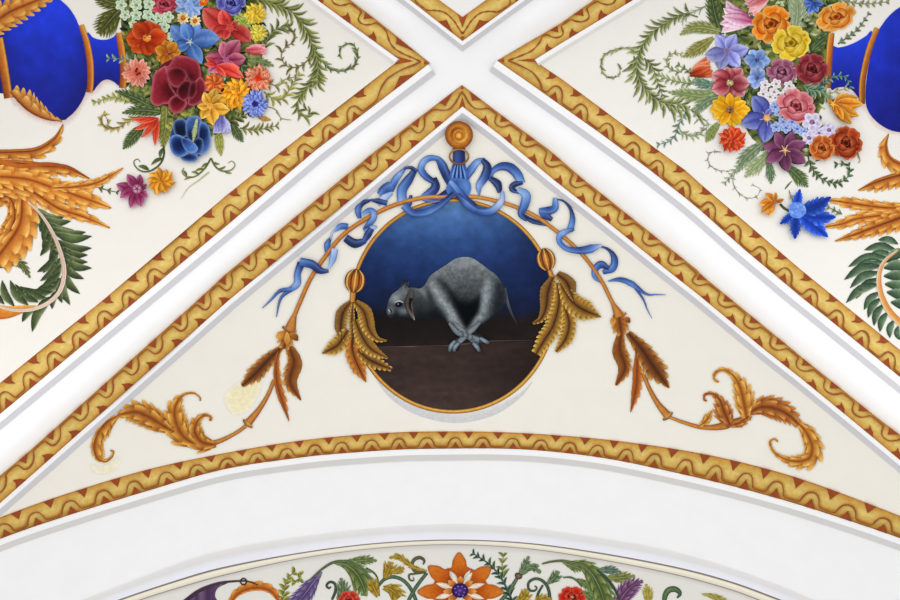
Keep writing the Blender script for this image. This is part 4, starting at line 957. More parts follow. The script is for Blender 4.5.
leaf_bed('crowded small green leaves behind the flowers of the left bouquet', [(122, 0), (150, -8), (250, -8), (262, 30), (262, 60), (258, 96), (236, 118), (210, 126), (186, 128), (168, 118), (140, 104), (128, 84), (124, 50)], [(40, 54, 26), (78, 94, 44), (146, 150, 80), (206, 202, 146)], 330, [(44, 62, 30), (70, 88, 40), (110, 124, 56), (176, 168, 80), (200, 200, 140), (96, 110, 50), (36, 50, 26)])
# ---------------------------------------------------------------- left bouquet
Z[0] = .0024
WG = 'tiny white-green blossoms of the left bouquet'
rose('dark pink rose cut by the top edge, above the white-green blossoms', (164, 4), 15, 11, (120, 24, 44), (180, 62, 84), (226, 140, 150))
for i, (x, y, r) in enumerate(((121, 5, 6), (136, 5, 6.5), (149, 4, 6), (125, 15, 5.5), (136, 15, 6), (148, 15, 6), (158, 18, 5.5), (168, 17, 6), (153, 25, 5), (164, 27, 6), (171, 37, 5), (133, 24, 4.5))):
    blossom((x, y), r, (204, 224, 196), (150, 170, 110), WG, 'tiny white-green blossom in the cluster above the red-orange flower of the left bouquet', rot=i * 31)
star('sky-blue hydrangea head cut by the top edge of the left bouquet', (189, 6), [(189 + 15 * cos(a), 6 + 13 * sin(a)) for a in [i * .7 for i in range(9)]], .34, [(96, 136, 210), (140, 176, 232), (206, 222, 248)], [(120, 150, 220), (170, 196, 240)], 5)
flower('tiny orange flower cut by the top edge, right of the sky-blue hydrangea', (203, 1), 5.5, 6, [(206, 84, 20), (240, 140, 40)], [(240, 190, 60), (220, 130, 30)], .35)
rose('violet-blue rose at the top edge of the left bouquet', (231, 3), 15, 13, (50, 46, 120), (96, 98, 180), (170, 176, 226))
mum('lime-green chrysanthemum at the top right of the left bouquet', (242, 22), 11, [(110, 140, 40), (170, 190, 80), (216, 222, 140)], 14)
mum('bright yellow chrysanthemum beside the lime-green one, left bouquet', (255, 14), 12, [(206, 150, 20), (240, 200, 50), (246, 226, 110)], 16)
mum('lemon chrysanthemum under the bright yellow one, left bouquet', (258, 33), 10, [(190, 166, 30), (226, 206, 70), (240, 228, 130)], 14)
star('coral-red lily near the top of the left bouquet, under the violet rose', (230, 28), [(203, 8), (222, 9), (212, 36), (251, 42), (238, 22), (224, 40)], .34, [(160, 30, 32), (208, 60, 56), (236, 134, 120)], [(190, 40, 40), (224, 90, 80)], 4)
star('large sky-blue five-petalled flower left of the coral-red lily', (190, 42), [(171, 25), (200, 23), (220, 39), (202, 64), (172, 48), (182, 22)], .33, [(44, 80, 150), (76, 116, 192), (134, 172, 228)], [(190, 206, 190), (120, 150, 170)], 2, rib=(150, 186, 216))
flower('tiny white daisy with orange heart, left of its twin, above the blue flower', (183, 18), 6.5, 10, [(236, 200, 120), (246, 232, 196)], [(226, 140, 40), (200, 110, 30)], .42, w=.26)
flower('tiny white daisy with orange heart, right of its twin, above the blue flower', (195, 21), 6, 10, [(236, 200, 120), (246, 232, 196)], [(226, 130, 40), (200, 100, 30)], .42, w=.26)
tulip('striped pink tulip pointing right, at the right edge of the left bouquet', (246, 50), (268, 49), 5, [(176, 54, 72), (210, 96, 104), (240, 184, 186)], spread=.22)
star('large magenta-pink lily in the middle right of the left bouquet', (226, 60), [(205, 57), (222, 41), (240, 40), (246, 58), (234, 74), (208, 72)], .36, [(130, 34, 76), (184, 72, 108), (230, 160, 176)], [(150, 60, 110), (200, 110, 150)], 3)
star('scarlet lily petals under the magenta-pink lily', (216, 66), [(206, 58), (240, 68), (244, 78), (226, 77), (204, 64)], .2, [(186, 30, 34), (224, 70, 60), (240, 130, 110)])
flower('large red-orange open flower beside the rim of the left vase', (147, 38), 20, 8, [(150, 40, 12), (196, 66, 22), (224, 108, 46)], [(244, 176, 80), (226, 120, 40)], .22, w=.5, sq=.92, jit=.15)
flower('small amber flower tucked between the red-orange flower and the peony', (168, 53), 13.5, 7, [(150, 76, 14), (204, 126, 32), (230, 170, 70)], [(140, 60, 16), (190, 100, 30)], .26, w=.44)
flower('salmon-pink aster beside the vase rim, below the red-orange flower', (137, 73), 15, 16, [(196, 80, 64), (214, 126, 106), (238, 190, 174)], [(190, 60, 40), (206, 100, 80), (222, 140, 120)], .42, w=.22)
blowsy('big dark red peony, largest flower of the left bouquet', (179, 84), (26, 26), [
    ([(161, 68), (166, 66), (168, 74), (171, 86), (177, 96), (173, 103), (164, 104), (156, 106), (150.5, 100), (152, 86), (154, 74)], 1.05, (172, 90)),
    ([(164, 69), (170, 64), (174, 57), (182, 55.5), (190, 57.5), (198, 62), (201, 72), (200, 81), (190, 82), (184, 72), (174, 70)], 1.0, (186, 80)),
    ([(201, 77), (206, 86), (204.5, 98), (196, 105), (188, 104), (190, 94), (194, 83)], .95, (188, 90)),
    ([(169, 100), (176, 95), (184, 98), (187, 104), (181, 112), (174, 113.5), (169, 108)], 1.05, (178, 96)),
    ([(167, 72), (176, 67), (184, 70), (187, 78), (180, 87), (171, 85)], .95, (180, 68)),
    ([(178, 87), (186, 80), (192, 84), (190, 96), (183, 101), (177, 95)], .85, (182, 86)),
    ([(190, 84), (196, 82), (197, 92), (192, 99), (188, 96)], .9, (190, 88))], (92, 14, 26), (146, 44, 58), (206, 130, 140))
mum('orange-red bud flower right of the dark red peony', (214, 84), 12, [(186, 66, 16), (222, 110, 40), (240, 170, 100)], 8, lay=2)
star('golden-yellow lily below the orange-red bud flower', (210, 106), [(216, 88), (228, 97), (230, 110), (214, 126), (201, 119), (197, 106), (204, 92)], .33, [(176, 106, 20), (216, 158, 46), (242, 208, 120)], [(226, 150, 40), (240, 190, 80)], 3)
mum('bright orange dahlia at the right of the left bouquet', (236, 94), 17, [(206, 96, 10), (244, 166, 30), (250, 206, 80)], 14, dirn=(.3, .2))
mum('red-orange aster with pale rim at the right edge of the left bouquet', (258, 78), 14.5, [(206, 50, 20), (224, 110, 70), (240, 196, 170)], 26, [(206, 44, 16), (220, 76, 40)], lay=2, name='aster')
mum('blue cornflower at the right edge of the left bouquet', (255, 104), 14, [(40, 50, 150), (96, 124, 222), (186, 200, 244)], 22, [(40, 34, 110), (60, 60, 150)], lay=3, name='cornflower')
tulip('cluster of lilac bells below the golden lily', (222, 116), (222, 134), 6, [(90, 90, 170), (140, 140, 210), (206, 204, 236)], name='bell_flower', n=5, spread=.5)
t_ = star('red spidery flower hanging at the lower left of the left bouquet', (158, 118), [(131, 119), (134, 130), (141, 138), (155, 146), (150, 132), (139, 123)], .12, [(176, 34, 16), (220, 70, 40), (238, 140, 110)])
blowsy('large blue rose at the bottom of the left bouquet', (190, 138), (20, 21), [
    ([(173, 124), (178, 119), (186, 121), (187, 136), (176, 136)], .7, (180, 132)),
    ([(186, 122), (194, 115.5), (202, 121), (199, 139), (188, 139)], .95, (192, 138)),
    ([(200, 123), (208, 125.5), (210.5, 138), (208.5, 150), (200, 155), (197.5, 142)], 1.0, (200, 134)),
    ([(180, 156), (190, 153), (198, 156), (195, 161.5), (184, 161)], .95, (188, 152)),
    ([(196, 138), (203, 140), (202, 152), (195, 154), (192, 146)], .9, (196, 142)),
    ([(169.5, 139), (176, 134.5), (184, 137.5), (190, 144), (187, 154), (178, 157), (171, 151)], 1.1, (179, 145)),
    ([(181, 139), (190, 139.5), (198, 148), (194, 153), (186, 151)], 1.1, (180, 138))], (20, 42, 92), (74, 108, 172), (164, 190, 228), name='rose', edge=2.4)
fern('pale green leaf lying across the blue rose', [(197, 119), (195, 130), (193, 142)], [1.5, 3, .4], 6, ((120, 140, 110), (160, 176, 130), (206, 210, 150)), h=.0185)
star('plum and pink open flower hanging below the left bouquet', (137, 189), [(116, 184), (120, 198), (130, 208), (141, 207), (148, 197), (147, 184), (140, 174), (127, 174)], .27, [(120, 24, 66), (132, 40, 84), (196, 130, 164)], [(60, 12, 40), (216, 160, 186), (150, 60, 104)], 5)

mum('small orange flower right of the plum flower, below the left bouquet', (161, 181), 14.5, [(186, 100, 10), (224, 150, 30), (240, 190, 80)], 10, lay=2)
sprig('dark leaflet stem left of the plum flower', [(98, 187), (107, 190), (116, 192)], 4, 5, 1.3, [(60, 70, 40), (96, 106, 60), (140, 144, 96)])
# ---------------------------------------------------------------- left acanthus and green frond
O1, O2, O3 = ((140, 62, 8), (214, 126, 28), (248, 208, 120)), ((118, 50, 6), (200, 108, 20), (244, 196, 96)), ((154, 70, 10), (222, 132, 30), (248, 206, 112))
ac = thing('acanthus_ornament', 'large orange acanthus leaf cluster at the left edge, under the left vase', 'acanthus', (30, 190))
for nm, sp, w_, lb, sides, dp, cs, hh in (('leaf', [(-12, 152), (12, 152), (36, 150), (54, 139), (63, 124)], [8, 8, 9, 7, .8], 8, (.35, 1.25), (.05, .4), O2, .002),
        ('leaf', [(-12, 208), (6, 196), (14, 206), (14, 222), (4, 246)], [8, 8, 8, 12, 12], 9, (1, 1), .25, O2, .002),
        ('leaf', [(20, 180), (22, 204), (18, 228), (-6, 262)], [8, 14, 19, 14], 9, (1.25, .6), .22, O1, .0022),
        ('leaf', [(-10, 166), (14, 163), (46, 166), (68, 168), (90, 178.5)], [12, 9, 9, 8, .6], 9, (.35, 1.2), (.05, .3), O2, .0024),
        ('leaf', [(-8, 186), (28, 190), (58, 208), (84, 217), (110, 228)], [14, 15, 11, 8, .6], 10, (1, .75), .3, O1, .0026),
        ('leaf', [(-8, 176), (26, 179), (54, 188), (84, 198), (111, 208)], [12, 12, 11, 12, .8], 11, (1, 1), .3, O3, .0032),
        ('leaf', [(50, 188), (74, 187), (96, 183), (110, 176), (123, 168)], [2, 5.5, 6, 4.5, .6], 9, (1, 1), .4, O1, .0036)):
    part(ac, nm, lambda m: m.acanthus(sp, w_, lb, *cs, sides=sides, depth=dp, sweep=.7, vc=cs[0], m=5, inner=True), hh, GILT)
part(ac, 'rolled_rib', lambda m: m.stroke([(-6, 160), (20, 166), (46, 164), (66, 167), (89, 178)], [2, 2.2, 2, 1.6, .4], [(196, 104, 20), (176, 84, 14), (140, 60, 10)], m=3), .0042, GILT)
part(ac, 'lower_scroll', lambda m: m.stroke([(-10, 312), (8, 312), (22, 309), (36, 306)], [8, 6.5, 4, 1], [(206, 118, 24), (222, 140, 36), (214, 160, 70)], [(-1, (236, 190, 90), .6), (0, (214, 130, 30), .2), (1, (160, 76, 14), .6)], m=5), .002, GILT)
gf = thing('green_frond', 'dark green plume with pale stem curling under the left acanthus cluster', 'leaf', (50, 270))
part(gf, 'stem', lambda m: m.stroke([(28, 202), (42, 216), (54, 236), (62, 258), (64, 275), (59, 292), (46, 304), (28, 310), (8, 309), (-8, 303)], [.8, 1.4, 1.8, 2, 2.2, 2.2, 2, 1.8, 1.5, 1], [(222, 206, 190), (206, 184, 166), (230, 216, 200), (214, 200, 180)], [(-1, (250, 244, 236), .8), (-.3, (190, 120, 90), .5), (.3, (236, 224, 208), .4), (1, (150, 110, 84), .6)], m=5), .0034, OIL)
PLG = [(56, 70, 44), (98, 112, 72), (150, 158, 120)]
m = MB(h=.0018, dh=.00001)
FR = [((34, 208), (48, 213)), ((37, 211), (56, 216)), ((40, 214), (64, 217)), ((43, 217), (71, 221)), ((47, 222), (76, 231)), ((50, 227), (86, 232)), ((53, 232), (92, 236)), ((56, 240), (92, 248)), ((58, 246), (88, 255)), ((60, 252), (88, 262)), ((62, 258), (92, 268)), ((63, 262), (84, 279)), ((63, 268), (80, 294)), ((63, 274), (70, 305)), ((61, 282), (62, 303)), ((58, 290), (52, 309)), ((54, 296), (36, 318)), ((50, 300), (32, 332)), ((36, 307), (22, 322)),
      ((33, 207), (32, 222)), ((36, 210), (32, 232)), ((39, 213), (40, 232)), ((42, 217), (42, 240)), ((46, 222), (42, 248)), ((50, 230), (40, 256)), ((53, 238), (49, 262)), ((56, 246), (43, 273)), ((58, 252), (37, 272)), ((60, 258), (40, 281)), ((61, 264), (42, 286)), ((60, 272), (36, 290)), ((60, 278), (38, 294)), ((56, 286), (26, 291)), ((52, 292), (20, 287)), ((46, 298), (20, 286)), ((38, 302), (15, 284)), ((28, 305), (10, 280)), ((14, 306), (2, 280)), ((4, 304), (-8, 282))]
for i, (a, b) in enumerate(FR):
    g = random.uniform(.85, 1.15)
    m.leaf(a, b, 2.3 + .06 * hyp(a[0] - b[0], a[1] - b[1]), [dk(PLG[0], g), dk(PLG[1], g), dk(PLG[0], g)], .12 if i < 19 else -.12, [(-1, (176, 182, 140), .6), (0, (70, 84, 54), .2), (1, (34, 46, 30), .6)], n=9, m=5)
m.build('foliage', GREEN, gf)
fern('small dark green curled leaf under the acanthus at the left edge', [(-4, 266), (10, 262), (21, 264), (27, 272), (30, 278)], [4, 5, 5.5, 4, .5], 6, ((40, 52, 28), (84, 96, 52), (150, 156, 104)), depth=.35)
# ---------------------------------------------------------------- right vase
v = thing('vase', 'large ultramarine vase cut by the right edge of the photo, with golden bands', 'vase', (880, 70))
part(v, 'painted_shadow_edge', lambda m: m.stroke([(834, 90), (842, 87), (851, 90), (857, 98), (862, 105), (868, 112), (876, 122), (888, 130), (904, 134)], [1, 2.4, 2.8, 2.4, 2.4, 3, 3.2, 3, 2], [(234, 224, 210), (222, 204, 198)], [(-1, (208, 178, 176), .6), (1, (240, 232, 222), .8)], m=3), .0008, OIL)  # painted shadow following the underside of the right vase
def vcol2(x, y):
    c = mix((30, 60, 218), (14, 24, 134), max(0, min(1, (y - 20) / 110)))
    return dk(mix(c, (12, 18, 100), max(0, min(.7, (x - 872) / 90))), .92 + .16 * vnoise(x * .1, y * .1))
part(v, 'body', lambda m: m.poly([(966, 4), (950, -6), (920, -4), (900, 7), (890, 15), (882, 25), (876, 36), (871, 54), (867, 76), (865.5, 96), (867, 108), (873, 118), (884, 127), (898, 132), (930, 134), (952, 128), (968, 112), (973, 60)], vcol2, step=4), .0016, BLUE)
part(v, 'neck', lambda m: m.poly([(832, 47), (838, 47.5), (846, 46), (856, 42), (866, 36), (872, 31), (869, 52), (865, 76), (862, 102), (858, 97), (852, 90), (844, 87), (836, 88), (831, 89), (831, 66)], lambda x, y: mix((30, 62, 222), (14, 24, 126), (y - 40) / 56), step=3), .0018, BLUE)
part(v, 'shoulder_band', lambda m: m.stroke([(877.5, 28), (871, 44), (866, 62), (862.5, 82), (862, 104)], [2.6, 3, 3, 3.2, 3], [(206, 140, 60), (166, 84, 26), (110, 66, 24)], XB, m=7), .0024, GILT)
part(v, 'rim', lambda m: m.stroke([(831.5, 33), (830, 46), (829, 60), (828.5, 76), (828, 88)], [3, 3.4, 3.4, 3.4, 3], [(214, 140, 50), (186, 96, 28), (160, 76, 24)], XB, m=7), .0024, GILT)
# ---------------------------------------------------------------- right foliage
fern('dark green fern rising to the top edge beside the white and magenta flower', [(722, 34), (716, 18), (713, 4), (712, -6)], [4, 9, 8, 4], 7, DKG)
fern('olive fern pointing left, above the periwinkle flower', [(722, 32), (706, 28), (692, 28), (680, 35)], [4, 7.5, 6, .6], 8, ((84, 96, 50), (136, 146, 84), (186, 192, 136)))
fern('olive-brown fern pointing down left, beside the periwinkle flower', [(713, 38), (702, 46), (692, 52), (683, 57)], [3, 8, 6, .6], 7, ((92, 96, 40), (140, 140, 70), (190, 186, 124)))
fern('blue-green leaf behind the curled red-orange bud', [(716, 86), (704, 84), (692, 82)], [4, 6.5, .6], 4, ((50, 90, 80), (92, 130, 116), (160, 186, 166)))
fern('teal-green fern under the curled red-orange bud, pointing left', [(724, 90), (704, 96), (684, 94), (668, 92)], [5, 8, 6.5, .6], 9, ((84, 108, 64), (130, 150, 100), (186, 196, 150)))
fern('grey-green fern left of the yellow daisy, pointing down', [(722, 96), (708, 100), (699, 108), (694, 117)], [4, 8, 5.5, .6], 7, GGR)
fern('green fern under the yellow daisy, pointing down left', [(718, 124), (712, 132), (706, 142)], [4, 6, .6], 6, ((74, 96, 44), (126, 142, 74), (178, 188, 124)))
fern('soft grey-green leaf left of the plum lily', [(764, 142), (752, 152), (744, 160), (738, 172)], [4, 8, 7, .6], 6, GGR)
fern('long pale green leaf behind the plum lily, pointing down left', [(770, 152), (758, 164), (745, 177)], [4, 9, .8], 6, ((104, 130, 90), (150, 168, 122), (206, 212, 176)))
fern('dark teal leaf hanging under the plum lily', [(768, 160), (770, 170), (771, 184)], [3, 6, .5], 5, ((40, 70, 54), (90, 122, 90), (170, 186, 150)))
fern('dark green leaf right of the plum lily, pointing down right', [(787, 166), (797, 175), (808, 187)], [4, 8.5, .5], 7, ((34, 62, 34), (78, 106, 62), (150, 166, 110)))
fern('feathery grey-green fern standing between the orange rose and the blue bits', [(794, 32), (797, 18), (797, 2), (796, -6)], [6, 10, 10, 6], 8, ((110, 130, 100), (150, 168, 134), (200, 210, 180)))
fern('dark green leaf between the yellow rose and the vase rim', [(812, 50), (820, 42), (829, 34)], [4, 8, 3], 4, ((36, 58, 34), (66, 92, 56), (120, 146, 104)))
sprig('leaflet sprig rising over the white gap above the right vase neck', [(838, 44), (848, 37), (858, 29), (868, 15)], 8, 5, 1.6, [(78, 94, 70), (116, 130, 100), (160, 172, 140)])
sprig('teal sprig curling over the right vase neck', [(818, 90), (828, 80), (838, 76), (846, 78), (850, 86)], 9, 6, 1.4, [(40, 84, 84), (90, 140, 126), (160, 196, 176)], h=.0036)
sprig('grey-green leaflets below the dark red rose, beside the vase rim', [(802, 86), (812, 90), (822, 92), (830, 100)], 9, 9, 2, [(74, 110, 84), (120, 150, 116), (190, 206, 170)], h=.0032)
sprig('pale leaflets above the orange lily, on the rim of the right vase', [(826, 96), (834, 92), (844, 89)], 4, 6, 1.6, [(140, 140, 90), (190, 186, 140), (226, 220, 190)], h=.0036)
G2_ = [(88, 100, 48), (134, 144, 84), (186, 192, 140)]
sprig('long leafy frond arching from the top down the left of the right bouquet', [(698, 17), (684, 14), (668, 22), (652, 33), (642, 46), (637, 62), (639, 78), (648, 92), (662, 102), (682, 104)], 30, 10, 1.7, G2_, ang=44, taper=.95)
sprig('leafy spiral curl at the far left of the right bouquet', [(640, 56), (630, 49), (618, 49), (606, 54), (601, 63), (603, 73), (610, 78), (618, 76), (620, 70)], 15, 8, 1.4, [(110, 120, 70), (160, 166, 116), (200, 204, 164)], taper=.5, sides=(1, .45), ang=32)
sprig('lower frond with broad leaflets pointing left, right bouquet', [(634, 56), (636, 72), (644, 86), (654, 97), (672, 106), (692, 110)], 13, 15, 2.1, G2_, ang=50, taper=.9, sides=(.25, 1))
sprig('slim frond inside the long arching one, right bouquet', [(644, 58), (652, 66), (657, 80), (662, 94)], 9, 9, 1.5, G2_)
sprig('small curled frond left of the olive-brown fern', [(682, 72), (672, 70), (667, 64), (668, 57), (675, 53), (680, 54)], 8, 5.5, 1.2, [(120, 126, 70), (160, 166, 110), (200, 204, 160)])
sprig('pale frond left of the curled red-orange bud', [(694, 84), (680, 82), (668, 79), (660, 76)], 8, 7, 1.5, [(110, 124, 70), (160, 170, 116), (206, 210, 170)])
sprig('fern frond under the curled bud, ending in a dark tip', [(700, 82), (690, 72), (680, 66)], 6, 6, 1.5, [(80, 110, 60), (130, 150, 96), (180, 190, 140)])
sprig('blue-grey frond hanging left of the yellow daisy', [(690, 106), (684, 116), (678, 126), (675, 136), (668, 142), (660, 144)], 11, 6.5, 1.3, [(84, 106, 96), (130, 150, 130), (186, 196, 176)], taper=.3)
sprig('small grey-green sprig left of the red-orange dahlia', [(680, 131), (690, 136), (700, 134), (704, 126)], 8, 6, 1.2, [(120, 134, 96), (166, 174, 136), (206, 210, 180)])
for k, (pts, lab) in enumerate((([(694, 124), (700, 119), (707, 122), (706, 129), (700, 132)], 'faint swirl of thin strokes left of the yellow daisy'), ([(721, 152), (712, 152), (708, 158), (710, 165), (718, 170), (726, 171)], 'faint swirl of thin strokes under the red-orange dahlia'), ([(735, 172), (733, 182), (738, 192), (748, 198), (757, 196), (760, 189), (755, 186)], 'faint dark swirl left of the small orange lily'), ([(789, 190), (791, 196), (794, 202)], 'single thin stroke above the blue leafy flower'))):
    sprig(lab, pts, 8, 5, .5, [(120, 130, 110), (156, 160, 140), (190, 190, 176)], ang=30, sw=.4, name='tendril', cat='tendril', curl=.3)
sprig('thin leafy sprig hanging below the red-orange dahlia', [(752, 152), (742, 162), (734, 172), (726, 182)], 9, 6, 1.2, [(120, 134, 104), (160, 170, 136), (200, 206, 180)])
sprig('leafy garland curl hanging under the rust rose', [(808, 156), (811, 166), (818, 176), (828, 182), (838, 183), (847, 178), (850, 170), (847, 164), (838, 164)], 17, 6, 1.7, [(52, 76, 46), (92, 114, 74), (150, 164, 120)], taper=.6)
curl('dull brown tendril right of the rust rose', [(856, 148), (858, 155), (860, 161), (858, 163)], [.8, 1, .5], [(150, 120, 90), (190, 170, 150)])
curl('small dark double leaf under the plum lily', [(785, 189), (789, 184), (792, 181)], [.4, .9, .3], [(70, 90, 60), (120, 130, 100)])
sprig('pale strokes of foliage along the top edge, right of the orange rose', [(836, -2), (850, 2), (866, 4), (886, 2)], 9, 6, 1.8, [(110, 120, 80), (160, 160, 120), (200, 196, 160)])
sprig('wispy grass strokes near the top edge, left of the dark fern', [(706, 6), (698, 10), (690, 14), (684, 20)], 6, 8, .6, [(130, 140, 100), (176, 180, 150), (206, 206, 186)], ang=30)
leaf_bed('crowded small green leaves behind the flowers of the right bouquet', [(722, -8), (830, -8), (832, 20), (828, 50), (826, 96), (818, 120), (840, 138), (826, 154), (800, 156), (770, 150), (752, 138), (742, 120), (728, 96), (722, 62), (726, 30)], [(40, 54, 26), (78, 94, 44), (146, 150, 80), (206, 202, 146)], 330, [(40, 62, 38), (66, 92, 56), (104, 128, 80), (170, 176, 110), (196, 204, 160), (90, 120, 96), (36, 54, 36)])
# ---------------------------------------------------------------- right bouquet
Z[0] = .0024
tulip('pink-white tulip cut by the top edge, above the orange rose', (770, -4), (746, 8), 6, [(200, 70, 90), (230, 130, 140), (246, 206, 206)], n=5, spread=.4)
star('blue flower cut by the top edge, right of the feathery fern', (813, 2), [(808, 14), (818, 12), (824, 4), (804, 6), (800, -4)], .3, [(36, 60, 140), (76, 112, 200), (150, 176, 232)])
tulip('white and magenta many-petalled flower at the top left of the right bouquet', (753, 22), (721, 16), 7.5, [(176, 50, 104), (226, 170, 200), (248, 238, 246)], n=5, spread=.5, name='carnation')
rose('orange rose at the top of the right bouquet', (771, 24), 21, 18, (160, 60, 12), (222, 126, 26), (248, 198, 120), ang=-35)
rose('orange-amber rose above the rim of the right vase', (836, 17), 21, 14, (184, 76, 16), (218, 138, 40), (246, 206, 140), ang=-20)
rose('yellow rose in the upper middle of the right bouquet', (791, 43), 20, 18, (176, 136, 14), (222, 188, 50), (244, 228, 130), ang=-20)
star('periwinkle clematis at the upper left of the right bouquet', (727, 51), [(716, 35), (736, 34), (749, 48), (740, 67), (720, 70), (705, 55)], .34, [(110, 112, 190), (146, 150, 214), (196, 200, 240)], [(90, 70, 120), (170, 150, 180)], 3, rib=(100, 98, 180))
flower('light blue flower right of the periwinkle clematis', (757, 60), 13, 6, [(96, 132, 204), (136, 170, 228), (190, 208, 244)], [(40, 40, 90), (90, 110, 180)], .2, w=.46, sq=.85)
flower('smaller light blue flower under the other light blue one', (757, 78), 11, 5, [(104, 134, 206), (150, 176, 232), (206, 216, 246)], [(50, 50, 80), (110, 120, 180)], .22, w=.48, rot=30)
tulip('curled red-orange bud at the left edge of the right bouquet', (690, 74), (712, 66), 6, [(130, 36, 10), (200, 76, 36), (236, 150, 110)], n=5, spread=.45)
flower('dusky red cosmos with cream heart at the left of the right bouquet', (730, 83), 20, 7, [(110, 24, 36), (172, 76, 86), (226, 176, 180)], [(220, 206, 160), (176, 160, 110)], .18, w=.48, sq=.86, rib=(120, 30, 44))
rose('mauve rose with pale heart, left of the dark red rose', (782, 72), 16, 13.5, (96, 40, 66), (150, 84, 110), (206, 160, 180), core=[(210, 160, 180), (150, 90, 116), (80, 30, 50)])
rose('dark red rose against the rim of the right vase', (812, 69), 17, 16, (84, 18, 30), (140, 46, 56), (190, 106, 112))
flower('yellow daisy at the left of the right bouquet', (730, 110), 20, 12, [(200, 130, 8), (230, 170, 20), (244, 206, 70)], [(96, 60, 50), (150, 110, 80), (180, 120, 40)], .22, w=.3, sq=.86, rib=(206, 130, 10))
for i, (x, y) in enumerate(((765, 85), (776, 84), (789, 86), (763, 94), (774, 92), (785, 94), (768, 102), (779, 101), (793, 92), (770, 97))):
    blossom((x, y), 5.5, (236, 230, 240), (170, 150, 120), 'tiny white blossoms of the right bouquet', 'tiny white blossom in the cluster below the mauve rose of the right bouquet', rot=i * 37)
star('violet-blue iris-like flower in the middle of the right bouquet', (767, 118), [(752, 96), (741, 124), (764, 143), (772, 108)], .34, [(60, 66, 150), (104, 116, 200), (170, 180, 232)], [(220, 160, 90), (236, 200, 130), (170, 110, 70)], 4, rib=(60, 62, 150))
for i, (x, y) in enumerate(((779, 112), (775, 107), (783, 122), (776, 127), (786, 128), (797, 129), (792, 122), (804, 132))):
    blossom((x, y), 5.5, (160, 182, 232), (110, 120, 190), 'tiny pale blue blossoms of the right bouquet', 'tiny pale blue blossom beside the violet-blue flower of the right bouquet', rot=i * 41)
rose('pink rose in the middle of the right bouquet', (796, 106), 20, 17, (140, 40, 56), (200, 106, 116), (238, 180, 180), ang=20)
for i, (x, y, r) in enumerate(((812, 122, 10), (829, 130, 8), (809, 138, 8), (819, 133, 6))):
    blossom((x, y), r, (214, 208, 236), (150, 120, 150), 'white-lilac blossoms above the rust rose', 'white-lilac five-petalled blossom in the row above the rust rose', rot=18 + i * 25)
star('orange-gold lily below the rim of the right vase', (833, 104), [(848, 93), (858, 97), (863, 104), (859, 116), (852, 124), (843, 120), (838, 115), (827, 98)], .2, [(150, 62, 8), (218, 130, 30), (244, 194, 84)], [(240, 180, 40), (220, 130, 30)], 3, rib=(150, 66, 12))
rose('rust-red rose at the lower right of the right bouquet', (846, 143), 17, 17, (84, 24, 10), (160, 60, 26), (214, 128, 76), ang=15)
rose('small rust-orange rose half hidden left of the rust-red rose', (822, 148), 13, 13, (120, 44, 10), (192, 96, 34), (232, 170, 110))
star('plum lily with yellow stamens at the bottom of the right bouquet', (785, 150), [(763, 146), (775, 132), (793, 131), (806, 142), (806, 163), (788, 172), (766, 162)], .3, [(64, 20, 44), (104, 50, 84), (160, 106, 140)], [(226, 180, 110), (150, 100, 90)], 3, rib=(140, 84, 120))
mum('red-orange dahlia at the lower left of the right bouquet', (733, 139), 15, [(176, 34, 10), (216, 70, 26), (238, 130, 80)], 11, lay=3, curl=.35, name='dahlia')
star('small orange-brown lily left of the blue leafy flower', (775, 202), [(759, 204), (765, 193), (776, 192), (784, 199), (768, 216), (761, 213)], .24, [(170, 84, 14), (212, 134, 40), (236, 180, 90)], [(140, 70, 20), (180, 100, 40)], 2)
curl('short green stem joining the small orange lily to the blue flower', [(780, 204), (784, 208), (789, 211)], [1.2, 1.4, 1.2], [(90, 84, 40), (110, 110, 60)])
star('bright blue flower with toothed petals below the right bouquet', (796, 212), [(800, 189), (831, 197), (836, 217), (828, 237), (795, 239), (780, 224)], .23, [(26, 54, 146), (48, 92, 204), (104, 150, 238)], rib=(36, 66, 160), toothed=7)
part(COL.objects[-1].parent, 'flower_center', lambda m: m.poly([(789, 206), (796, 202), (804, 205), (806, 212), (800, 218), (791, 216)], lambda x, y: mix((80, 126, 220), (160, 190, 244), vnoise(x * .7, y * .7)), step=1.6), Z[0] + .0006)
# ---------------------------------------------------------------- right acanthus and frond
ac = thing('acanthus_ornament', 'orange-gold acanthus leaves at the right edge, below the right vase', 'acanthus', (875, 200))
for sp, w_, lb, sides, dp, cs, hh in (([(889, 134), (886, 146), (890, 158), (904, 166)], [1, 9, 12, 12], 6, (.2, 1), (.05, .35), O1, .002),
        ([(916, 172), (896, 176), (876, 182), (858, 190)], [12, 11, 9, .6], 8, (1.2, .3), (.35, .05), O2, .002),
        ([(914, 206), (892, 208), (870, 206), (850, 203), (829, 200)], [4, 7, 7, 7, 1.5], 8, (1, 1), .36, O1, .0026),
        ([(900, 214), (876, 216), (856, 219), (842, 224), (825, 227)], [3, 7, 7, 6, 1], 7, (1, 1), .36, O1, .0024),
        ([(916, 212), (894, 220), (872, 228), (856, 234), (835, 241)], [14, 13, 10, 6, .6], 10, (1, .8), .3, O2, .003)):
    part(ac, 'leaf', lambda m: m.acanthus(sp, w_, lb, *cs, sides=sides, depth=dp, sweep=.7, vc=cs[0], m=5, inner=True), hh, GILT)
sprig('small green strokes between the blue toothed flower and the right acanthus', [(842, 214), (836, 211), (830, 208)], 3, 5, 1, [(70, 90, 50), (120, 134, 84), (170, 180, 130)], h=.004)
gf = thing('green_frond', 'blue-green plume with orange stem at the right edge, under the right acanthus', 'leaf', (875, 280))
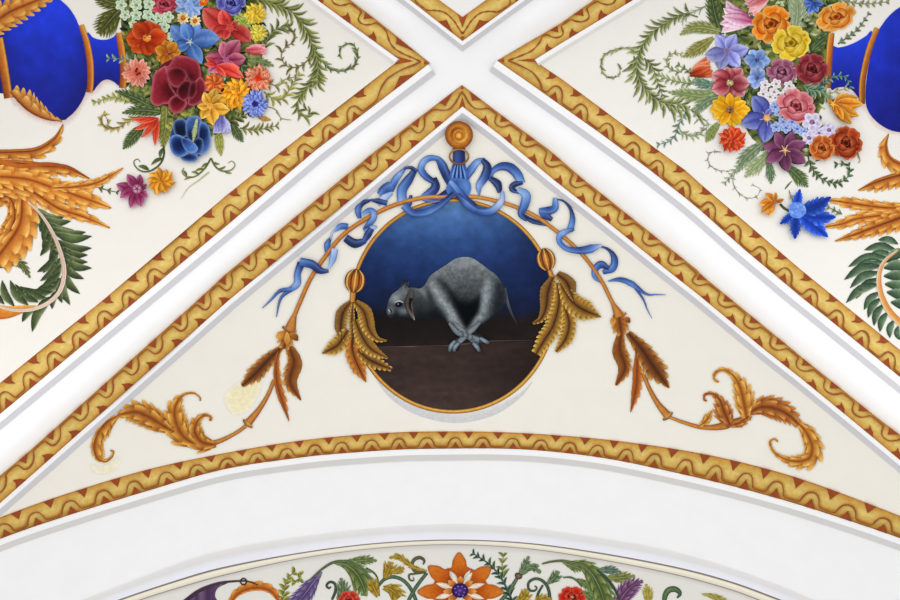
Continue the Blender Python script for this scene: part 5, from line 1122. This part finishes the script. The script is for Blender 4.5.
part(gf, 'stem', lambda m: m.stroke([(898, 250), (884, 262), (879, 276), (881, 294), (890, 312), (904, 326)], [1, 1.8, 2.4, 2.8, 3.2, 3.4], [(206, 170, 140), (214, 160, 110), (214, 140, 50), (216, 140, 40)], [(-1, (190, 110, 60), .6), (0, (230, 180, 120), .3), (1, (240, 226, 206), .8)], m=5), .0036, OIL)
m = MB(h=.0018, dh=.00001)
for i, (a, b) in enumerate((((898, 244), (878, 240)), ((896, 250), (864, 250)), ((892, 254), (866, 259)), ((888, 258), (848, 267)), ((884, 262), (852, 272)), ((882, 266), (844, 280)), ((880, 272), (850, 288)), ((879, 278), (856, 299)), ((879, 284), (846, 303)), ((880, 292), (864, 310)), ((881, 298), (868, 318)), ((884, 304), (874, 326)), ((888, 312), (880, 332)), ((894, 320), (890, 338)), ((898, 326), (900, 340)),
        ((886, 262), (910, 252)), ((884, 268), (912, 270)), ((884, 276), (914, 284)), ((885, 284), (914, 296)), ((887, 292), (914, 306)), ((891, 302), (914, 314)))):
    g = random.uniform(.88, 1.15)
    m.leaf(a, b, 2.6 + .05 * hyp(a[0] - b[0], a[1] - b[1]) + (1.6 if i > 14 else 0), [dk((58, 84, 62), g), dk((104, 128, 98), g), dk((60, 80, 60), g)], .12 if i < 15 else -.14, [(-1, (186, 200, 176), .65), (0, (70, 96, 74), .2), (1, (30, 48, 38), .65)], n=9, m=5)
m.build('foliage', GREEN, gf)
# ---------------------------------------------------------------- frieze of flowers under the arch
F1 = ((44, 66, 34), (92, 112, 60), (156, 170, 108)); F2 = ((40, 62, 48), (84, 110, 78), (150, 170, 130)); F3 = ((96, 76, 12), (156, 126, 30), (204, 178, 80))
def vine(lab, spine, w, cols, h=.0016, name='vine'):
    m = MB(h=h); m.stroke(spine, w, cols, [(-1, (36, 56, 40), .7), (0, (120, 146, 110), .35), (1, (34, 50, 36), .7)], m=5, step=1.4)
    return single(m, name, lab, 'vine', spine[len(spine) // 2], GREEN)
t = thing('passion_flower', 'big orange flower with violet heart and white spikes at the centre of the lower frieze', 'flower', (460, 590))
for i, (e, w_) in enumerate((((459, 552), 9), ((428, 566), 9), ((491, 567), 9), ((417, 592), 9), ((504, 592), 9), ((432, 616), 9), ((488, 616), 9))):
    def f(m):
        c = (460, 591); d = hyp(e[0] - c[0], e[1] - c[1]); ux, uy = (e[0] - c[0]) / d, (e[1] - c[1]) / d
        q = lambda a, b: (c[0] + ux * a * d - uy * b * w_, c[1] + uy * a * d + ux * b * w_)
        m.poly([q(.1, .25), q(.4, .55), q(.56, 1.25), q(.62, .85), q(.8, .7), q(1, 0), q(.8, -.7), q(.62, -.85), q(.56, -1.25), q(.4, -.55), q(.1, -.25)], lambda x, y: ramp([(110, 44, 10), (168, 74, 16), (206, 116, 36), (214, 136, 56)], hyp(x - c[0], y - c[1]) / d), step=2, closed_step=1.6, edge=((150, 70, 16), 2, .5))
    part(t, 'outer_petal', f, .0026 + i * .00012)
for i, a in enumerate((-110, -62, -158, -20, 160, 22, 100, 70)):
    r = math.radians(a); part(t, 'white_spike', lambda m: m.leaf((460 + 8 * cos(r), 591 + 8 * sin(r)), (460 + 26 * cos(r), 591 + 21 * sin(r)), 2.8, [(214, 196, 160), (240, 234, 220), (226, 220, 206)], 0, [(-1, (190, 160, 120), .5), (0, (246, 242, 232), .4), (1, (176, 140, 100), .6)], m=5), .004 + i * .00004)
for i, a in enumerate((-88, -135, -42, 178, 2, 135, 45)):
    r = math.radians(a); part(t, 'inner_petal', lambda m: m.leaf((460 + 6 * cos(r), 591 + 6 * sin(r)), (460 + 17 * cos(r), 591 + 15 * sin(r)), 3.2, [(150, 70, 20), (206, 130, 60), (226, 170, 110)], 0, m=5), .0046 + i * .00004)
part(t, 'flower_center', lambda m: (m.disc((460, 590.5), 8.4, 7.4, [(100, 70, 150), (76, 48, 124), (48, 28, 84)], 0, 3, 16), [m.disc((460 + x, 590.5 + y), 1.1, None, [(170, 140, 210), (90, 60, 140)], 0, 1, 7) for x, y in ((-5, -2), (-2, -4), (2, -4), (5, -2), (-4, 2), (0, 0), (4, 2), (-1, 4), (3, 5))]), .0052)
w_ = thing('purple_wing', 'dark purple striped wing shape with ring at the far left of the lower frieze', 'ornament', (212, 590))
part(w_, 'membrane', lambda m: m.poly([(184, 604), (200, 593), (214, 586), (228, 583), (218, 588), (215, 596), (218, 606)], lambda x, y: mix((120, 96, 124), (70, 44, 80), vnoise(x * .5, 2)), step=2), .0016, OIL)
part(w_, 'rod', lambda m: m.stroke([(184, 602), (200, 590.5), (220, 583), (242, 581), (250, 582), (258, 585)], [2, 2, 1.6, 1.2, .9, .6], [(60, 44, 62), (70, 54, 66), (66, 56, 46)], m=3), .0022, OIL)
part(w_, 'ring', lambda m: m.stroke(ell(3, 3.2, 16, (243.5, 581.6)) + [(246.5, 581.6)], .8, (56, 50, 44), m=2), .0028, OIL)
sh = thing('shell_leaf', 'orange scalloped shell-like leaf beside the purple wing in the lower frieze', 'leaf', (256, 595))
part(sh, 'blade', lambda m: m.acanthus([(229, 606), (238, 594), (254, 588), (270, 591), (281, 604)], [5, 9, 11, 9, 5], 8, (150, 70, 14), (212, 128, 40), (236, 180, 96), sides=(.7, .3), depth=.25, sweep=.5), .0018, GILT)
sprig('yellow-green leafy curl right of the orange shell leaf, lower frieze', [(283, 606), (284, 592), (287, 580), (294, 573), (300, 575), (300, 581), (296, 582)], 11, 7, 2.2, [(90, 96, 30), (140, 142, 56), (190, 186, 100)])
for lab, sp, w1, lb, cs, sd in (('purple acanthus leaf at the left of the lower frieze', [(322, 572), (313, 583), (305, 594), (294, 606)], [1, 9, 11, 8], 6, ((50, 40, 84), (92, 76, 134), (146, 128, 176)), (1, 1)),
                            ('broad green acanthus leaf hanging from the left vine arch, lower frieze', [(333, 562.5), (346, 565), (357, 574), (364, 588), (364, 596)], [1, 7, 13, 12, 1], 6, F1, (.8, 1)),
                            ('small green leaf pointing right from the left vine arch', [(346, 561.5), (358, 561), (368, 560), (377, 561)], [2, 5.5, 5, .5], 5, F1, (1, 1)),
                            ('grey-green leaf above the left red rose of the lower frieze', [(340, 604), (343, 590), (341, 578)], [5, 8, .6], 5, F2, (1, 1)),
                            ('olive-gold ivy leaf under the left vine arch, beside the tendril', [(378, 596), (374, 588), (370, 579)], [4, 9, 1], 3, F3, (1, 1)),
                            ('olive-gold ivy leaf above the looping green vine, lower frieze', [(385, 578), (389, 569), (391, 562)], [4, 9, 1], 3, F3, (1, 1)),
                            ('small olive-gold leaf right of the upper ivy leaf, lower frieze', [(392, 573), (398, 571), (404, 568)], [2, 5, .8], 3, F3, (1, 1)),
                            ('olive-gold ivy leaf under the looping green vine', [(384, 588), (392, 590), (399, 598)], [4, 10, 6], 3, F3, (1, 1)),
                            ('olive scroll leaf under the cream moulding, left of the orange flower', [(427, 571), (415, 568), (406, 562), (399, 557), (389, 558)], [.8, 3, 3.5, 4, .6], 5, F3, (1, .8)),
                            ('yellow leaf left of the right dark spiral, lower frieze', [(516, 604), (524, 597), (526, 589)], [4, 8, 1], 4, F3, (1, 1)),
                            ('yellow leaf at the bottom edge under the right dark spiral', [(534, 606), (541, 600), (552, 599)], [4, 6, 1], 4, F3, (1, 1)),
                            ('dark green calyx leaf on the brown-knobbed vine', [(520, 575), (525, 565), (529, 556)], [3, 5, .6], 3, F2, (1, 1)),
                            ('dark green drooping leaf on the brown-knobbed vine', [(521, 575), (531, 567), (541, 573)], [2, 6, .8], 3, F2, (1, 1)),
                            ('dark green leaf crossing the right dark spiral, pointing up', [(547, 584), (555, 577), (558, 571)], [2, 7.5, .8], 3, F2, (1, 1)),
                            ('green leaf hanging from the right vine arch, left of the large one', [(562, 562), (572, 566), (584, 570)], [1, 6, 1], 5, F1, (.4, 1)),
                            ('broad green acanthus leaf hanging from the right vine arch, lower frieze', [(570, 561.5), (584, 566), (594, 577), (602, 594), (604, 606)], [1, 9, 13, 14, 10], 7, F1, (1, 1)),
                            ('small green leaf on the tendril above the right red rose', [(577, 580), (585, 584), (590, 590)], [3, 5, 2], 3, F1, (1, 1)),
                            ('green leaf at the right side of the right red rose', [(580, 592), (588, 596), (594, 603)], [3, 6, 4], 3, F1, (1, 1)),
                            ('blue-green leaf at the top right of the lower frieze', [(598, 571), (608, 570), (621, 572)], [3, 5.5, .6], 4, ((32, 56, 52), (76, 104, 94), (140, 164, 146)), (1, 1)),
                            ('olive leaf above the right purple leaf, lower frieze', [(606, 578), (618, 578), (635, 576)], [3, 7, .6], 4, ((66, 76, 32), (110, 120, 60), (170, 174, 110)), (1, 1)),
                            ('purple acanthus leaf at the right of the lower frieze', [(616, 606), (626, 592), (634, 585), (643, 581)], [8, 11, 8, .6], 6, ((56, 30, 66), (104, 62, 112), (160, 116, 160)), (1, 1)),
                            ('yellow-green leaf right of the right purple leaf', [(648, 606), (648, 596), (646, 584)], [4, 6.5, .6], 4, ((110, 104, 30), (166, 154, 62), (214, 202, 120)), (1, 1)),
                            ('yellow-green leaf at the far right bottom edge of the frieze', [(702, 594), (714, 597), (730, 606)], [1, 5, 5], 5, ((100, 100, 30), (150, 146, 60), (206, 196, 120)), (1, 1))):
    fern(lab, sp, w1, lb, cs, h=.002 + random.random() * .001)
vine('arching green vine over the left acanthus leaf of the lower frieze', [(312, 578), (321, 570), (331, 563.5), (340, 561.4), (352, 563), (364, 571), (372, 580)], [.8, 1.2, 1.4, 1.3, 1], [(96, 104, 70), (110, 120, 76), (120, 140, 100)], .0036)
vine('dark green hooked tendril left of the left red rose', [(332, 600), (335.5, 591), (335, 584), (330, 582), (326.5, 585.5), (329, 588.5), (331, 586.5)], [1.2, 1.4, 1.5, 1.4, 1.3, 1.2, .8], (54, 72, 52))
vine('thin tendril dropping from the left vine arch', [(366, 568), (374, 573), (378, 580), (376, 586)], [1, 1, .8, .4], (80, 100, 70))
vine('looping green vine left of the orange flower, lower frieze', [(378, 586), (385, 579), (394, 577), (404, 581), (412, 591), (418, 606)], [1.6, 1.8, 1.8, 1.8, 1.8], [(76, 104, 84), (92, 122, 98), (80, 108, 86)])
vine('green vine crossing the looping one, left of the orange flower', [(427, 573), (419, 583), (412, 594), (406, 606)], [1.6, 1.8, 1.8, 1.8], [(84, 110, 86), (96, 124, 98)], .0022)
vine('brown curl under the cream moulding, left of the orange flower', [(426, 572), (416, 572), (412, 566), (414, 560), (420, 557.6), (424.5, 561), (423, 564.5)], [.9, 1.3, 1.5, 1.6, 1.8, 1.6, .6], [(96, 86, 50), (120, 96, 66), (90, 70, 50)], .0024)
vine('small brown hook under the olive scroll leaf', [(425, 573), (414, 574), (409, 575), (410, 580), (414, 580.5), (413, 577)], [.5, .8, 1, 1, .9, .4], [(120, 110, 60), (96, 84, 50)], .0022)
sprig('dark feathery sprig rising right of the orange flower, lower frieze', [(514, 606), (507, 589), (499, 575), (489, 564), (474, 554)], 13, 8, 1.6, [(30, 56, 44), (58, 88, 66), (110, 140, 110)], stem=(40, 64, 50), sw=1.2)
sprig('yellow-green sprig behind the dark feathery one', [(504, 578), (502, 567), (503, 557)], 5, 8, 1.9, [(80, 96, 40), (130, 140, 70), (180, 184, 110)])
t = thing('vine', 'grey-green vine with brown knob right of the feathery sprig', 'vine', (513, 585))
part(t, 'stem', lambda m: m.stroke([(496, 606), (506, 595), (513, 585), (519, 575)], [1.8, 2, 2, 1.6], [(96, 116, 90), (116, 134, 100)], [(-1, (36, 56, 40), .7), (0, (120, 146, 110), .35), (1, (34, 50, 36), .7)], m=5), .0016, GREEN)
part(t, 'knob', lambda m: m.disc((518.5, 576), 4, 3.2, [(150, 120, 96), (110, 80, 62), (70, 50, 40)], 30, 3, 12), .0036, OIL)
vine('dark green spiral right of the brown-knobbed vine', [(549, 606), (549.5, 595), (547, 586), (541, 580), (534, 579), (528.5, 583), (529, 589.5), (534, 591), (537, 588), (534.5, 586)], [1.6, 1.6, 1.6, 1.6, 1.5, 1.4, 1.3, 1.2, 1, .7], [(60, 80, 62), (74, 96, 76), (50, 66, 52)], .0026)
vine('short dark stem under the dark spiral', [(536, 604), (538, 594), (543, 585)], [1.4, 1.4, 1], (62, 84, 66), .002)
vine('olive-brown vine arching over the right acanthus leaf', [(542, 564), (552, 561.6), (564, 561), (577, 564), (588, 571), (594, 582)], [.8, 1.2, 1.2, 1.2, 1], [(104, 96, 60), (136, 130, 84), (120, 128, 84)], .0036)
vine('thin tendril above the right red rose', [(563, 577.5), (571, 577.5), (577, 581), (582, 587)], [.7, 1, 1, .8], (96, 112, 76), .003)
vine('dark twig at the right acanthus leaf', [(597, 570), (606, 578), (614, 588), (620, 600)], [1, 1.4, 1.4, 1], (50, 56, 56), .0036)
vine('thick green curl at the right of the lower frieze', [(664, 606), (665, 596), (669, 590), (676, 589.5), (680, 594), (677, 598)], [1.4, 2.4, 3, 3, 2.4, .8], [(70, 104, 66), (110, 140, 90), (60, 84, 54)])
Z[0] = .0034
rose('red rose at the left of the lower frieze', (349, 600), 11.5, 9.5, (130, 20, 12), (196, 54, 36), (232, 130, 110))
rose('red rose with pale heart at the right of the lower frieze', (572, 597), 14, 11, (120, 16, 10), (190, 44, 26), (226, 110, 80), core=[(220, 180, 150), (190, 120, 90), (130, 40, 30)])
